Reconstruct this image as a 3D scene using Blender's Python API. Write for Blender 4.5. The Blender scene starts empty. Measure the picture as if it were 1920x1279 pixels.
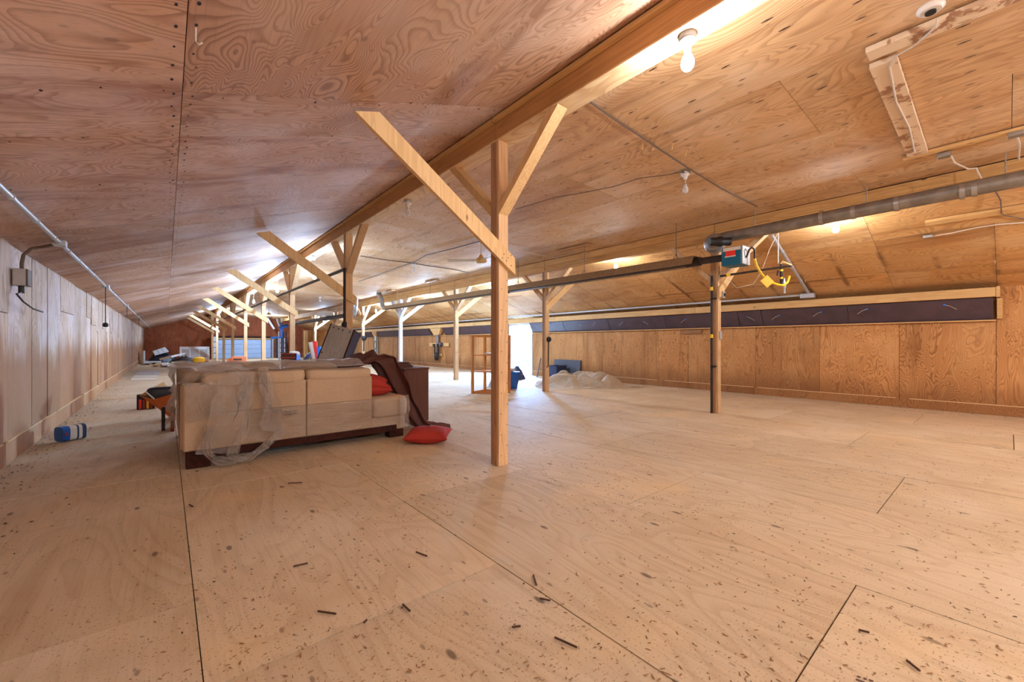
import bpy, math, random
from mathutils import Vector, Matrix, noise as mnoise
rnd = random.Random(7)
# ------------------------------------------------------------------ camera, world, exposure
FPX, TH, HZ, CAMH = 776.93, 39.845, 643.73, 1.18
S_, C_ = math.sin(math.radians(TH)), math.cos(math.radians(TH))
sc = bpy.context.scene
cd = bpy.data.cameras.new('camera'); cam = bpy.data.objects.new('camera', cd)
sc.collection.objects.link(cam); sc.camera = cam
cam.location = (0, 0, CAMH); cam.rotation_euler = (math.pi/2, 0, -math.radians(TH))
cd.sensor_width = 36; cd.lens = FPX/1920*36; cd.shift_y = (HZ-639.5)/1920; cd.clip_start = .02; cd.clip_end = 400
sc.view_settings.view_transform = 'Standard'; sc.view_settings.look = 'None'
sc.view_settings.gamma = 1; sc.view_settings.use_curve_mapping = False
sc.view_settings.exposure = 0.55
sc.cycles.max_bounces = 9; sc.cycles.diffuse_bounces = 6; sc.cycles.glossy_bounces = 3
sc.cycles.transparent_max_bounces = 16; sc.cycles.transmission_bounces = 6
sc.cycles.sample_clamp_indirect = 6; sc.cycles.caustics_reflective = False; sc.cycles.caustics_refractive = False
w = bpy.data.worlds.new('world'); sc.world = w; w.use_nodes = True
wn = w.node_tree.nodes; wb = wn['Background']
sky = wn.new('ShaderNodeTexSky'); sky.sky_type = 'NISHITA'; sky.sun_disc = False
sky.sun_elevation = math.radians(48); sky.sun_rotation = math.radians(200)
tint = wn.new('ShaderNodeMix'); tint.data_type = 'RGBA'; tint.blend_type = 'MULTIPLY'; tint.inputs[0].default_value = 1
tint.inputs[7].default_value = (.42, .66, 1, 1)      # camera balanced for bulb light: daylight reads blue
w.node_tree.links.new(sky.outputs[0], tint.inputs[6]); w.node_tree.links.new(tint.outputs[2], wb.inputs[0]); wb.inputs[1].default_value = 46
WARM, NEUT, COOL = (.93, .96, 1), (.88, .94, 1), (.48, .68, 1)
PB = 95          # watts of one lit bulb
# portal in the doorway (guides sky light through the opening)
pl = bpy.data.lights.new('door_portal', 'AREA'); pl.shape = 'RECTANGLE'; pl.size = 1.1; pl.size_y = 1.9
pl.cycles.is_portal = True
po = bpy.data.objects.new('door_portal', pl); sc.collection.objects.link(po)
po.location = (10.62, 11.95, .95); po.rotation_euler = (0, math.pi/2, 0)

# ------------------------------------------------------------------ geometry helpers
def zl(x): return 2.18+.326*(x+1.2)          # left slope
def zm(x): return 3.38-.039*(x-2.44)         # middle
def zr(x): return 3.2-.328*(x-7.1)           # right slope
PL, PM, PR = (2.18+.326*1.2, .326), (3.38+.039*2.44, -.039), (3.2+.328*7.1, -.328)
XL, XR, YN, YF = -1.2, 10.45, -6.0, 38.6
def at(px, py, X=None, Y=None, Z=None, P=None):
    """world point on a known plane that the photograph shows at (px, py)"""
    u = (px-960)/FPX; v = (HZ-py)/FPX; dx = S_+u*C_; dy = C_-u*S_
    if X is not None: d = X/dx
    elif Y is not None: d = Y/dy
    elif Z is not None: d = (Z-CAMH)/v
    else: d = (P[0]-CAMH)/(v-P[1]*dx)
    return Vector((d*dx, d*dy, CAMH+d*v))

class MB:
    def __init__(s): s.v = []; s.f = []; s.sm = []
    def add(s, vs, fs, smooth=False):
        n = len(s.v); s.v += [Vector(p) for p in vs]
        for f in fs: s.f.append([i+n for i in f]); s.sm.append(smooth)
        return s
    def hexa(s, p):      # 8 points: bottom loop 0-3, top loop 4-7
        return s.add(p, [(3,2,1,0),(4,5,6,7),(0,1,5,4),(1,2,6,5),(2,3,7,6),(3,0,4,7)])
    def box(s, x0, x1, y0, y1, z0, z1):
        return s.hexa([(x0,y0,z0),(x1,y0,z0),(x1,y1,z0),(x0,y1,z0),(x0,y0,z1),(x1,y0,z1),(x1,y1,z1),(x0,y1,z1)])
    def obox(s, c, ax, ay, az):   # centre and three half axes
        c, ax, ay, az = map(Vector, (c, ax, ay, az))
        return s.hexa([c-ax-ay-az, c+ax-ay-az, c+ax+ay-az, c-ax+ay-az, c-ax-ay+az, c+ax-ay+az, c+ax+ay+az, c-ax+ay+az])
    def cbox(s, x0, x1, y0, y1, z0, z1, b=.01):   # box with chamfered edges
        xs, ys, zs = (x0, x1), (y0, y1), (z0, z1); V = []; idx = {}
        for i in (0,1):
            for j in (0,1):
                for k in (0,1):
                    p = [xs[i], ys[j], zs[k]]; q = [(b,-b)[i], (b,-b)[j], (b,-b)[k]]
                    for a in range(3):
                        r = [p[n]+q[n] for n in range(3)]; r[a] = p[a]; idx[(i,j,k,a)] = len(V); V.append(r)
        F = []
        for a in range(3):
            o = [n for n in range(3) if n != a]
            for sgn in (0,1):
                loop = []
                for m, n in ((0,0),(1,0),(1,1),(0,1)):
                    t = [0,0,0]; t[a] = sgn; t[o[0]] = m; t[o[1]] = n; loop.append(idx[(*t, a)])
                F.append(loop)
        for a in range(3):
            o = [n for n in range(3) if n != a]
            for m in (0,1):
                for n in (0,1):
                    t0 = [0,0,0]; t0[o[0]] = m; t0[o[1]] = n; t1 = list(t0); t1[a] = 1
                    F.append([idx[(*t0,o[0])], idx[(*t1,o[0])], idx[(*t1,o[1])], idx[(*t0,o[1])]])
        for i in (0,1):
            for j in (0,1):
                for k in (0,1): F.append([idx[(i,j,k,0)], idx[(i,j,k,1)], idx[(i,j,k,2)]])
        return s.add(V, F)
    def board(s, p, q, w, t, wdir):     # plank from p to q, width along wdir, thickness across
        p, q = Vector(p), Vector(q); d = (q-p); L = d.length; d.normalize()
        wv = Vector(wdir); wv = (wv-d*wv.dot(d)).normalized(); tv = d.cross(wv)
        return s.obox((p+q)/2, d*L/2, wv*w/2, tv*t/2)
    def tube(s, pts, r, n=8, cap=True):
        pts = [Vector(p) for p in pts]; rings = []; up = None
        for i, p in enumerate(pts):
            a = pts[max(i-1,0)]; b = pts[min(i+1,len(pts)-1)]; d = (b-a).normalized()
            if up is None: up = d.orthogonal().normalized()
            up = (up-d*up.dot(d)); up = up.normalized() if up.length > 1e-6 else d.orthogonal().normalized()
            sd = d.cross(up); rr = r[i] if isinstance(r, (list, tuple)) else r
            rings.append([p+(up*math.cos(2*math.pi*k/n)+sd*math.sin(2*math.pi*k/n))*rr for k in range(n)])
        V = [v for R in rings for v in R]; F = []
        for i in range(len(rings)-1):
            for k in range(n): F.append((i*n+k, i*n+(k+1)%n, (i+1)*n+(k+1)%n, (i+1)*n+k))
        s.add(V, F, True)
        if cap: s.add(rings[0], [tuple(reversed(range(n)))]); s.add(rings[-1], [tuple(range(n))])
        return s
    def lathe(s, c, prof, n=16, axis=(0,0,1)):   # profile of (radius, height)
        c = Vector(c); az = Vector(axis).normalized(); ax = az.orthogonal().normalized(); ay = az.cross(ax)
        V = []; F = []
        for r, h in prof:
            for k in range(n):
                a = 2*math.pi*k/n; V.append(c+az*h+(ax*math.cos(a)+ay*math.sin(a))*r)
        for i in range(len(prof)-1):
            for k in range(n): F.append((i*n+k, i*n+(k+1)%n, (i+1)*n+(k+1)%n, (i+1)*n+k))
        s.add(V, F, True)
        for i, rev in ((0, True), (len(prof)-1, False)):
            if prof[i][0] > 1e-4:
                loop = [i*n+k for k in range(n)]
                s.add([V[j] for j in loop], [tuple(reversed(range(n))) if rev else tuple(range(n))])
        return s
    def grid(s, nu, nv, fn, smooth=True, th=0):
        V = [Vector(fn(i/(nu-1), j/(nv-1))) for i in range(nu) for j in range(nv)]
        F = [(i*nv+j, (i+1)*nv+j, (i+1)*nv+j+1, i*nv+j+1) for i in range(nu-1) for j in range(nv-1)]
        if th:      # a second skin one thickness below
            N = []
            for i in range(nu):
                for j in range(nv):
                    a = V[min(i+1,nu-1)*nv+j]-V[max(i-1,0)*nv+j]; b = V[i*nv+min(j+1,nv-1)]-V[i*nv+max(j-1,0)]
                    n_ = a.cross(b); N.append(n_.normalized() if n_.length > 1e-9 else Vector((0,0,1)))
            k = len(V); W = [V[m]-N[m]*th for m in range(k)]
            F2 = [tuple(reversed([q+k for q in f])) for f in F]
            E = []
            for i in range(nu-1): E += [(i*nv, i*nv+k, (i+1)*nv+k, (i+1)*nv), ((i+1)*nv+nv-1, (i+1)*nv+nv-1+k, i*nv+nv-1+k, i*nv+nv-1)]
            for j in range(nv-1): E += [(j+1, j+1+k, j+k, j), ((nu-1)*nv+j, (nu-1)*nv+j+k, (nu-1)*nv+j+1+k, (nu-1)*nv+j+1)]
            return s.add(V+W, F+F2+E, smooth)
        return s.add(V, F, smooth)
    def mesh(s, name, off):
        me = bpy.data.meshes.new(name); me.from_pydata([tuple(v-off) for v in s.v], [], s.f)
        me.polygons.foreach_set('use_smooth', s.sm); me.update(); return me

WP = {}          # world location of every object built
def base_of(mb):
    xs = [v.x for v in mb.v]; ys = [v.y for v in mb.v]; zs = [v.z for v in mb.v]
    return Vector(((min(xs)+max(xs))/2, (min(ys)+max(ys))/2, min(zs)))
def obj(name, mb, mat, parent=None, label=None, kind=None):
    off = WP[parent.name] if parent else base_of(mb)
    if parent is None and kind == 'structure': off = Vector((0,0,0))
    o = bpy.data.objects.new(name, mb.mesh(name, off)); sc.collection.objects.link(o)
    if parent: o.parent = parent
    else: o.location = off
    WP[o.name] = off.copy()
    if mat: o.data.materials.append(mat)
    if label: o['label'] = label
    if kind: o['kind'] = kind
    return o
def tag(o, label, cat, group=None):
    o['label'] = label; o['category'] = cat
    if group: o['group'] = group
    return o
def thing(name, label, cat, loc, group=None):
    o = bpy.data.objects.new(name, None); sc.collection.objects.link(o); o.location = loc
    o.empty_display_size = .1; WP[o.name] = Vector(loc); return tag(o, label, cat, group)
def solo(name, mb, mat, label, cat, group=None): return tag(obj(name, mb, mat), label, cat, group)

# ------------------------------------------------------------------ materials
def srgb(c):
    return tuple((x/255/12.92 if x/255 <= .04045 else ((x/255+.055)/1.055)**2.4) for x in c)+(1,)
class NT:
    def __init__(s, name):
        s.m = bpy.data.materials.new(name); s.m.use_nodes = True; s.n = s.m.node_tree.nodes; s.l = s.m.node_tree.links
        s.b = s.n['Principled BSDF']; s.out = s.n['Material Output']
    def N(s, t, **k):
        n = s.n.new(t)
        for a, v in k.items(): setattr(n, a, v)
        return n
    def L(s, a, b): s.l.new(a, b)
    def math(s, op, a, b=None, clamp=False):
        n = s.N('ShaderNodeMath', operation=op, use_clamp=clamp)
        for i, x in enumerate((a, b)):
            if x is None: continue
            if isinstance(x, (int, float)): n.inputs[i].default_value = x
            else: s.L(x, n.inputs[i])
        return n.outputs[0]
    def ramp(s, f, stops):
        n = s.N('ShaderNodeMapRange', interpolation_type='SMOOTHSTEP'); s.L(f, n.inputs[0])
        n.inputs[1].default_value, n.inputs[2].default_value = stops[0], stops[1]
        n.inputs[3].default_value, n.inputs[4].default_value = (stops[2], stops[3]) if len(stops) > 2 else (0, 1)
        return n.outputs[0]
    def mix(s, f, a, b, mode='MIX'):
        n = s.N('ShaderNodeMix', data_type='RGBA', blend_type=mode)
        for i, x in ((0, f), (6, a), (7, b)):
            if isinstance(x, (int, float)): n.inputs[i].default_value = x
            elif isinstance(x, tuple): n.inputs[i].default_value = x
            else: s.L(x, n.inputs[i])
        return n.outputs[2]
    def vec(s, scale, rand=True, obj=False):
        if obj: p = s.N('ShaderNodeTexCoord').outputs['Object']
        else: p = s.N('ShaderNodeNewGeometry').outputs['Position']
        if rand:
            oi = s.N('ShaderNodeObjectInfo'); r = s.math('MULTIPLY', oi.outputs['Random'], 61.7)
            cx = s.N('ShaderNodeCombineXYZ'); s.L(r, cx.inputs[0]); s.L(r, cx.inputs[1]); s.L(r, cx.inputs[2])
            a = s.N('ShaderNodeVectorMath', operation='ADD'); s.L(p, a.inputs[0]); s.L(cx.outputs[0], a.inputs[1]); p = a.outputs[0]
        m = s.N('ShaderNodeVectorMath', operation='MULTIPLY'); s.L(p, m.inputs[0]); m.inputs[1].default_value = scale
        return m.outputs[0]
    def noise(s, v, scale=1, detail=2, rough=.5, dist=0):
        n = s.N('ShaderNodeTexNoise'); s.L(v, n.inputs['Vector']); n.inputs['Scale'].default_value = scale
        n.inputs['Detail'].default_value = detail; n.inputs['Roughness'].default_value = rough; n.inputs['Distortion'].default_value = dist
        return n.outputs[0]
def axscale(axis, along, across):
    return tuple(along if a == axis else across for a in 'xyz')
def plain(name, c, rough=.6, metal=0, spec=.4, noise=0, nscale=20, emit=None, es=0, alpha=None):
    t = NT(name); col = srgb(c)
    if noise:
        f = t.noise(t.vec((1,1,1), False), nscale, 3); dk = tuple(x*(1-noise) for x in col[:3])+(1,)
        t.L(t.mix(t.ramp(f, (.35,.65)), dk, col), t.b.inputs['Base Color'])
    else: t.b.inputs['Base Color'].default_value = col
    t.b.inputs['Roughness'].default_value = rough; t.b.inputs['Metallic'].default_value = metal
    t.b.inputs['Specular IOR Level'].default_value = spec
    if emit: t.b.inputs['Emission Color'].default_value = emit+(1,); t.b.inputs['Emission Strength'].default_value = es
    return t.m
def ply(name, base, dark, pale, axis='y', rings=9, gscale=1.4, amt=.55, patch=.6, vary=.16, streak=.45, stain=None, floor=False, zstain=None, knots=0, seams=False):
    """rotary-cut plywood: contour-line grain, fibre streaks, pale and stained patches"""
    t = NT(name); B, D, P = srgb(base), srgb(dark), srgb(pale)
    v = t.vec(axscale(axis, gscale*.32, gscale))
    g = t.noise(v, 1, 2.4, .42, .8)
    fr = t.math('FRACT', t.math('MULTIPLY', g, rings))
    line = t.math('MULTIPLY', t.ramp(fr, (.35, .93)), t.ramp(fr, (.93, 1.0, 1, 0)))
    fine = t.noise(t.vec(axscale(axis, 2.2, 75)), 1, 3, .6)
    big = t.noise(t.vec((1,1,1)), .9, 3, .55, .4)
    amp = t.math('MULTIPLY', line, t.ramp(big, (.25, .75, amt, amt*.35)))
    col = t.mix(t.math('MULTIPLY', t.ramp(big, (.45, .68)), patch), B, P)
    col = t.mix(amp, col, D)
    st = t.noise(t.vec(axscale(axis, .55, 6)), 1, 4, .6, .5)
    col = t.mix(t.math('MULTIPLY', t.ramp(st, (.56, .74)), streak), col, D)
    col = t.mix(t.math('MULTIPLY', t.ramp(fine, (.45, .8)), .28), col, D)
    if stain:
        s2 = t.noise(t.vec(axscale(axis, .25, 1.3)), 1, 4, .6, .8)
        col = t.mix(t.math('MULTIPLY', t.ramp(s2, (.52, .68)), stain[1]), col, srgb(stain[0]))
    if zstain:      # weathering that rises from the floor with a ragged edge
        sx = t.N('ShaderNodeSeparateXYZ'); t.L(t.N('ShaderNodeNewGeometry').outputs['Position'], sx.inputs[0])
        rz = t.noise(t.vec((1.6,1.6,.25)), 1, 4, .6)
        h = t.math('SUBTRACT', sx.outputs[2], t.math('MULTIPLY', rz, zstain[1]*2))
        col = t.mix(t.math('MULTIPLY', t.ramp(h, (zstain[2]-.5, zstain[2], 1, 0)), zstain[3]), col, srgb(zstain[0]))
    if knots:
        for sc_, th_, mx in ((1.3, .036, .75), (2.6, .042, .55), (4.1, .040, .45)):
            vo = t.N('ShaderNodeTexVoronoi', voronoi_dimensions='2D'); vo.inputs['Scale'].default_value = sc_
            t.L(t.vec(axscale(axis, .8, 1.25) if not floor else (1.5,.62,0), not floor), vo.inputs['Vector'])
            csep = t.N('ShaderNodeSeparateColor'); t.L(vo.outputs['Color'], csep.inputs[0])
            kn = t.math('MULTIPLY', t.ramp(vo.outputs['Distance'], (th_*.45, th_, 1, 0)), t.ramp(csep.outputs[0], (.50, .52) if not floor else (.30, .32)))
            col = t.mix(t.math('MULTIPLY', kn, mx*knots), col, srgb((88, 70, 58)))
    if floor:
        sp = t.noise(t.vec((1,1,1), False), 95, 2, .7); pm = t.noise(t.vec((1,1,1), False), .75, 3, .6)
        col = t.mix(t.math('MULTIPLY', t.ramp(sp, (.61, .68)), t.ramp(pm, (.38, .60, .2, .95))), col, srgb((130, 92, 52)))
        col = t.mix(t.math('MULTIPLY', t.ramp(pm, (.52, .66)), .3), col, srgb((226, 196, 146)))
        d2 = t.noise(t.vec((1,1,1), False), .33, 4, .6)
        col = t.mix(t.math('MULTIPLY', t.ramp(d2, (.58, .72)), .22), col, srgb((168, 140, 116)))
    if seams:       # dark bands along the studs and sheet edges of the right slope
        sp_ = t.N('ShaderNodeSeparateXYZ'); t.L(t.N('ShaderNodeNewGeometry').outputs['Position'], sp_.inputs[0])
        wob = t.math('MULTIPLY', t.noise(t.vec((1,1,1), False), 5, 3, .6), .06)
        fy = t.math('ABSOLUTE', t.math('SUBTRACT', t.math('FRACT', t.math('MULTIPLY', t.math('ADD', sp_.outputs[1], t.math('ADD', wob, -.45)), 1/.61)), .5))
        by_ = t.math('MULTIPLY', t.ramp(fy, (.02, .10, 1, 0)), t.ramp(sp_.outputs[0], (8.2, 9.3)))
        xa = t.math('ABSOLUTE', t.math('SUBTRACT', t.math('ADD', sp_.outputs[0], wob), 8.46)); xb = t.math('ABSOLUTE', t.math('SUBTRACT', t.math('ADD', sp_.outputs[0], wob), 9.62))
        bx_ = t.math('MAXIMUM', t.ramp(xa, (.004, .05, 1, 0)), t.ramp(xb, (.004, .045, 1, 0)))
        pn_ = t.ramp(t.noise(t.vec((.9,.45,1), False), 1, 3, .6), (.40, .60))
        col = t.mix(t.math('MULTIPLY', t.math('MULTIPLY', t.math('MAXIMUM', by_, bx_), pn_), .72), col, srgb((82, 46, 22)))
    oi = t.N('ShaderNodeObjectInfo'); hs = t.N('ShaderNodeHueSaturation')
    t.L(t.math('ADD', t.math('MULTIPLY', oi.outputs['Random'], vary*2), 1-vary), hs.inputs['Value']); t.L(col, hs.inputs['Color'])
    t.L(hs.outputs[0], t.b.inputs['Base Color'])
    t.b.inputs['Roughness'].default_value = .72; t.b.inputs['Specular IOR Level'].default_value = .25
    bp = t.N('ShaderNodeBump'); bp.inputs['Strength'].default_value = .25; bp.inputs['Distance'].default_value = .002
    t.L(t.math('SUBTRACT', fine, amp), bp.inputs['Height']); t.L(bp.outputs[0], t.b.inputs['Normal'])
    return t.m
def lumber(name, base, dark, axis='z', kn=True, vary=.12):
    t = NT(name); B, D = srgb(base), srgb(dark)
    g = t.noise(t.vec(axscale(axis, .5, 11)), 1, 2, .5, .5)
    fr = t.math('FRACT', t.math('MULTIPLY', g, 7))
    col = t.mix(t.math('MULTIPLY', t.ramp(fr, (.3, .95)), .34), B, D)
    fine = t.noise(t.vec(axscale(axis, 3, 120)), 1, 2, .6)
    col = t.mix(t.math('MULTIPLY', t.ramp(fine, (.5, .8)), .3), col, D)
    bl = t.noise(t.vec((1,1,1)), 1.7, 3); col = t.mix(t.math('MULTIPLY', t.ramp(bl, (.5, .72)), .3), col, D)
    if kn:
        vo = t.N('ShaderNodeTexVoronoi'); vo.inputs['Scale'].default_value = 3.2
        t.L(t.vec(axscale(axis, .9, 2.0)), vo.inputs['Vector'])
        cs = t.N('ShaderNodeSeparateColor'); t.L(vo.outputs['Color'], cs.inputs[0])
        k = t.math('MULTIPLY', t.ramp(vo.outputs['Distance'], (.05, .11, 1, 0)), t.ramp(cs.outputs[0], (.5, .52)))
        col = t.mix(t.math('MULTIPLY', k, .75), col, srgb((104, 62, 26)))
    oi = t.N('ShaderNodeObjectInfo'); hs = t.N('ShaderNodeHueSaturation')
    t.L(t.math('ADD', t.math('MULTIPLY', oi.outputs['Random'], vary*2), 1-vary), hs.inputs['Value']); t.L(col, hs.inputs['Color'])
    t.L(hs.outputs[0], t.b.inputs['Base Color']); t.b.inputs['Roughness'].default_value = .65; t.b.inputs['Specular IOR Level'].default_value = .25
    return t.m

M = {}
M['floor'] = ply('floor_plywood', (205,184,153), (156,124,90), (222,206,180), 'y', 14, 1.7, .28, .55, .05, .30, floor=True, knots=1)
M['sub'] = plain('dark_joint', (70,48,30), .9, noise=.3)
M['cl_y'] = ply('ceiling_left_plywood', (204,162,130), (128,86,60), (218,190,168), 'y', 40, 2.5, .8, .55, .10, .35, ((124,72,38), .5), knots=.5)
M['cl_x'] = ply('ceiling_left_low_plywood', (206,168,140), (136,94,68), (226,206,198), 'x', 34, 2.4, .75, .75, .12, .5, ((128,66,34), .55), knots=.5)
M['cm'] = ply('ceiling_middle_plywood', (214,174,130), (146,102,64), (228,202,172), 'y', 26, 2.4, .5, .6, .08, .5, ((150,96,48), .35), knots=.5)
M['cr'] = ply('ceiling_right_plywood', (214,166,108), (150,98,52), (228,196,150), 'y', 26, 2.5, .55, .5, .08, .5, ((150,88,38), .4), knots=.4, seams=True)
M['wl'] = ply('left_wall_plywood', (206,182,158), (126,90,64), (222,212,216), 'z', 16, 2.8, .6, .75, .18, .85, zstain=((150,98,54), .6, .80, .9))
M['wr'] = ply('right_wall_plywood', (194,140,86), (118,72,34), (208,160,106), 'z', 28, 3.6, .8, .5, .10, .45, ((120,72,34), .5), zstain=((120,78,44), .3, .35, .6))
M['wf'] = ply('far_wall_plywood', (150,80,46), (86,40,22), (168,104,64), 'z', 9, 2, .5, .5, .12, .5)
M['kick'] = lumber('kick_board_wood', (150,114,80), (92,66,46), 'y', False)
M['kickr'] = lumber('right_kick_board_wood', (150,110,72), (100,68,42), 'y', False)
M['line'] = plain('pale_edge', (226,196,150), .7)
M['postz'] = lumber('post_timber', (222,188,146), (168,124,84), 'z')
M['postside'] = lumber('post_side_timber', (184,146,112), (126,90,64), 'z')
M['braceN'] = lumber('new_brace_pine', (234,200,148), (198,150,92), 'z')
M['beam'] = lumber('beam_timber', (190,144,94), (140,98,58), 'y', False)
M['beam2'] = lumber('beam_pine', (206,160,100), (158,106,56), 'y')
M['soffit'] = ply('beam_soffit_plywood', (232,206,160), (190,132,80), (240,220,184), 'y', 9, 3.4, .6, .5, .04, .2)
M['header'] = lumber('header_pine', (216,176,118), (176,126,74), 'y')
M['shelfw'] = lumber('orange_pine', (206,138,70), (150,88,38), 'z')
M['white'] = plain('white_paint', (226,226,228), .5, noise=.06, nscale=8)
M['whitepost'] = lumber('whitewashed_timber', (208,210,218), (164,160,164), 'z', False)
M['mint'] = plain('pale_green_paint', (198,214,206), .6, noise=.08)
M['bluepanel'] = plain('blackout_panel', (76,60,70), .38, 0, .7, noise=.25, nscale=6)
M['garage'] = plain('door_enamel', (176,204,240), .4, noise=.04, nscale=3)  # blue of the cool light is mixed into the white enamel
M['nail'] = plain('nail_stain', (52,34,24), .8)
M['galv'] = plain('galvanised_steel', (176,172,168), .38, .75, noise=.22, nscale=9)
M['duct'] = plain('dull_grey_duct', (150,142,132), .45, .6, noise=.3, nscale=7)
M['conduit'] = plain('grey_conduit', (188,190,196), .42, .35)
M['black'] = plain('black_rubber', (30,27,26), .6)
M['iron'] = plain('black_iron', (58,44,38), .5, .4, noise=.3)
M['tubem'] = plain('heater_tube_dark', (72,60,60), .5, .4, noise=.3)
M['reflect'] = plain('dull_reflector', (168,146,116), .4, .55, noise=.2)
M['porcelain'] = plain('porcelain', (222,214,206), .35, noise=.05)
M['cable'] = plain('white_cable', (206,192,176), .5)
M['cabled'] = plain('dusty_cable', (110,88,72), .7)
M['sofa'] = plain('taupe_suede', (196,172,144), .85, 0, .15, noise=.07, nscale=55)
M['sofac'] = plain('taupe_cushion', (204,180,150), .8, 0, .18, noise=.06, nscale=40)
M['seam'] = plain('sofa_seam', (128,98,70), .9)
M['mahog'] = plain('dark_mahogany', (70,42,36), .85, 0, .06, noise=.3, nscale=25)
M['wenge'] = lumber('dark_wood_veneer', (98,64,54), (70,42,36), 'z', False)
M['bookback'] = lumber('grey_fibreboard', (170,162,154), (142,134,124), 'z', False, .03)
M['red'] = plain('red_cloth', (178,60,50), .8, 0, .2, noise=.1, nscale=120)
M['drape'] = plain('brown_cloth', (98,60,52), .62, 0, .35, noise=.12, nscale=12)
M['card'] = plain('cardboard', (196,146,90), .8, noise=.08)
M['cardo'] = plain('brown_cardboard', (188,98,40), .75, noise=.1)
M['blueb'] = plain('blue_plastic', (28,92,182), .4)
M['bluep'] = plain('bright_blue_metal', (40,120,220), .45)
M['navy'] = plain('navy_plastic', (46,56,86), .45)
M['slate'] = plain('dark_grey_sheet', (70,76,90), .6)
M['yellow'] = plain('yellow_hose', (240,196,40), .5)
M['ytag'] = plain('amber_tag', (246,190,60), .6)
M['heater'] = plain('teal_enamel', (24,98,128), .4)
M['steel'] = plain('grey_enamel', (186,192,198), .4, .3)
M['redlab'] = plain('red_print', (230,50,40), .5)
M['lab'] = plain('label_paper', (214,206,190), .6)
M['orangebox'] = plain('orange_carton', (250,150,104), .7)
M['print'] = plain('dark_print', (92,62,54), .8)
M['yobj'] = plain('yellow_plastic', (236,176,28), .5)
M['greyp'] = plain('grey_board', (186,182,182), .6, noise=.1)
M['dkbag'] = plain('black_sack', (34,34,44), .4)
M['green'] = plain('sage_board', (150,156,124), .7, noise=.12)
M['rustb'] = plain('rust_red_plastic', (150,52,24), .55)
M['crate'] = plain('maroon_mesh', (92,36,34), .6, noise=.5, nscale=40)
M['offcut'] = lumber('offcut_wood', (216,180,130), (170,126,80), 'x', False)
M['chip'] = plain('wood_chip', (150,104,58), .85)
M['dirt'] = plain('dark_grit', (82,58,40), .9)
M['pink'] = plain('pink_paint', (238,110,120), .5)
M['leaf'] = plain('green_leaf', (18,58,32), .6, noise=.3, nscale=3)
M['barkm'] = plain('bark', (110,88,70), .9)
M['grass'] = plain('pale_gravel', (158,160,162), .9, noise=.2)
M['peel'] = (lambda t: (t.L(t.mix(t.ramp(t.noise(t.vec((1,1,1)), 7, 4, .65, .4), (.52,.62)), srgb((222,198,168)), srgb((160,118,88))), t.b.inputs['Base Color']), t.m)[1])(NT('peeling_painted_wood'))
def film(name, col, a, rough=.12, g0=.07, bsc=(1,1,1), bs=26, bst=.9):
    t = NT(name); tr = t.N('ShaderNodeBsdfTransparent'); gl = t.N('ShaderNodeBsdfGlossy'); gl.inputs['Roughness'].default_value = rough
    df = t.N('ShaderNodeBsdfDiffuse'); df.inputs[0].default_value = srgb(col); tr.inputs[0].default_value = (.97,.96,.95,1)
    lw = t.N('ShaderNodeLayerWeight'); lw.inputs[0].default_value = .35
    n = t.noise(t.vec(bsc, False), bs, 4, .6, 1.2)
    bp = t.N('ShaderNodeBump'); bp.inputs['Strength'].default_value = bst; bp.inputs['Distance'].default_value = .02
    t.L(n, bp.inputs['Height']); t.L(bp.outputs[0], gl.inputs['Normal'])
    m1 = t.N('ShaderNodeMixShader'); t.L(t.math('ADD', t.math('MULTIPLY', lw.outputs[1], a*1.2), a*.5, True), m1.inputs[0]); t.L(tr.outputs[0], m1.inputs[1]); t.L(df.outputs[0], m1.inputs[2])
    m2 = t.N('ShaderNodeMixShader'); t.L(t.math('ADD', t.math('MULTIPLY', lw.outputs[0], .3), g0, True), m2.inputs[0]); t.L(m1.outputs[0], m2.inputs[1]); t.L(gl.outputs[0], m2.inputs[2])
    t.L(m2.outputs[0], t.out.inputs[0]); return t.m
M['film'] = film('clear_film', (234,220,204), .18, .17, .22, (1,1,1), 40, 1)
M['wrap'] = film('stretch_wrap', (214,186,156), .03, .2, .2, (.12,1,1), 60, 1)
M['sheet'] = film('milky_polythene', (218,202,180), .6, .22)
def bulbmat(name, col, s):
    t = NT(name); e = t.N('ShaderNodeEmission'); e.inputs[0].default_value = col+(1,); e.inputs[1].default_value = s
    tr = t.N('ShaderNodeBsdfTransparent'); a = t.N('ShaderNodeAddShader'); t.L(e.outputs[0], a.inputs[0]); t.L(tr.outputs[0], a.inputs[1])
    t.L(a.outputs[0], t.out.inputs[0]); return t.m
M['lit'] = bulbmat('lit_bulb', (1,.96,.9), 14)
M['glass'] = film('bulb_glass', (236,236,240), .8, .06)

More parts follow.
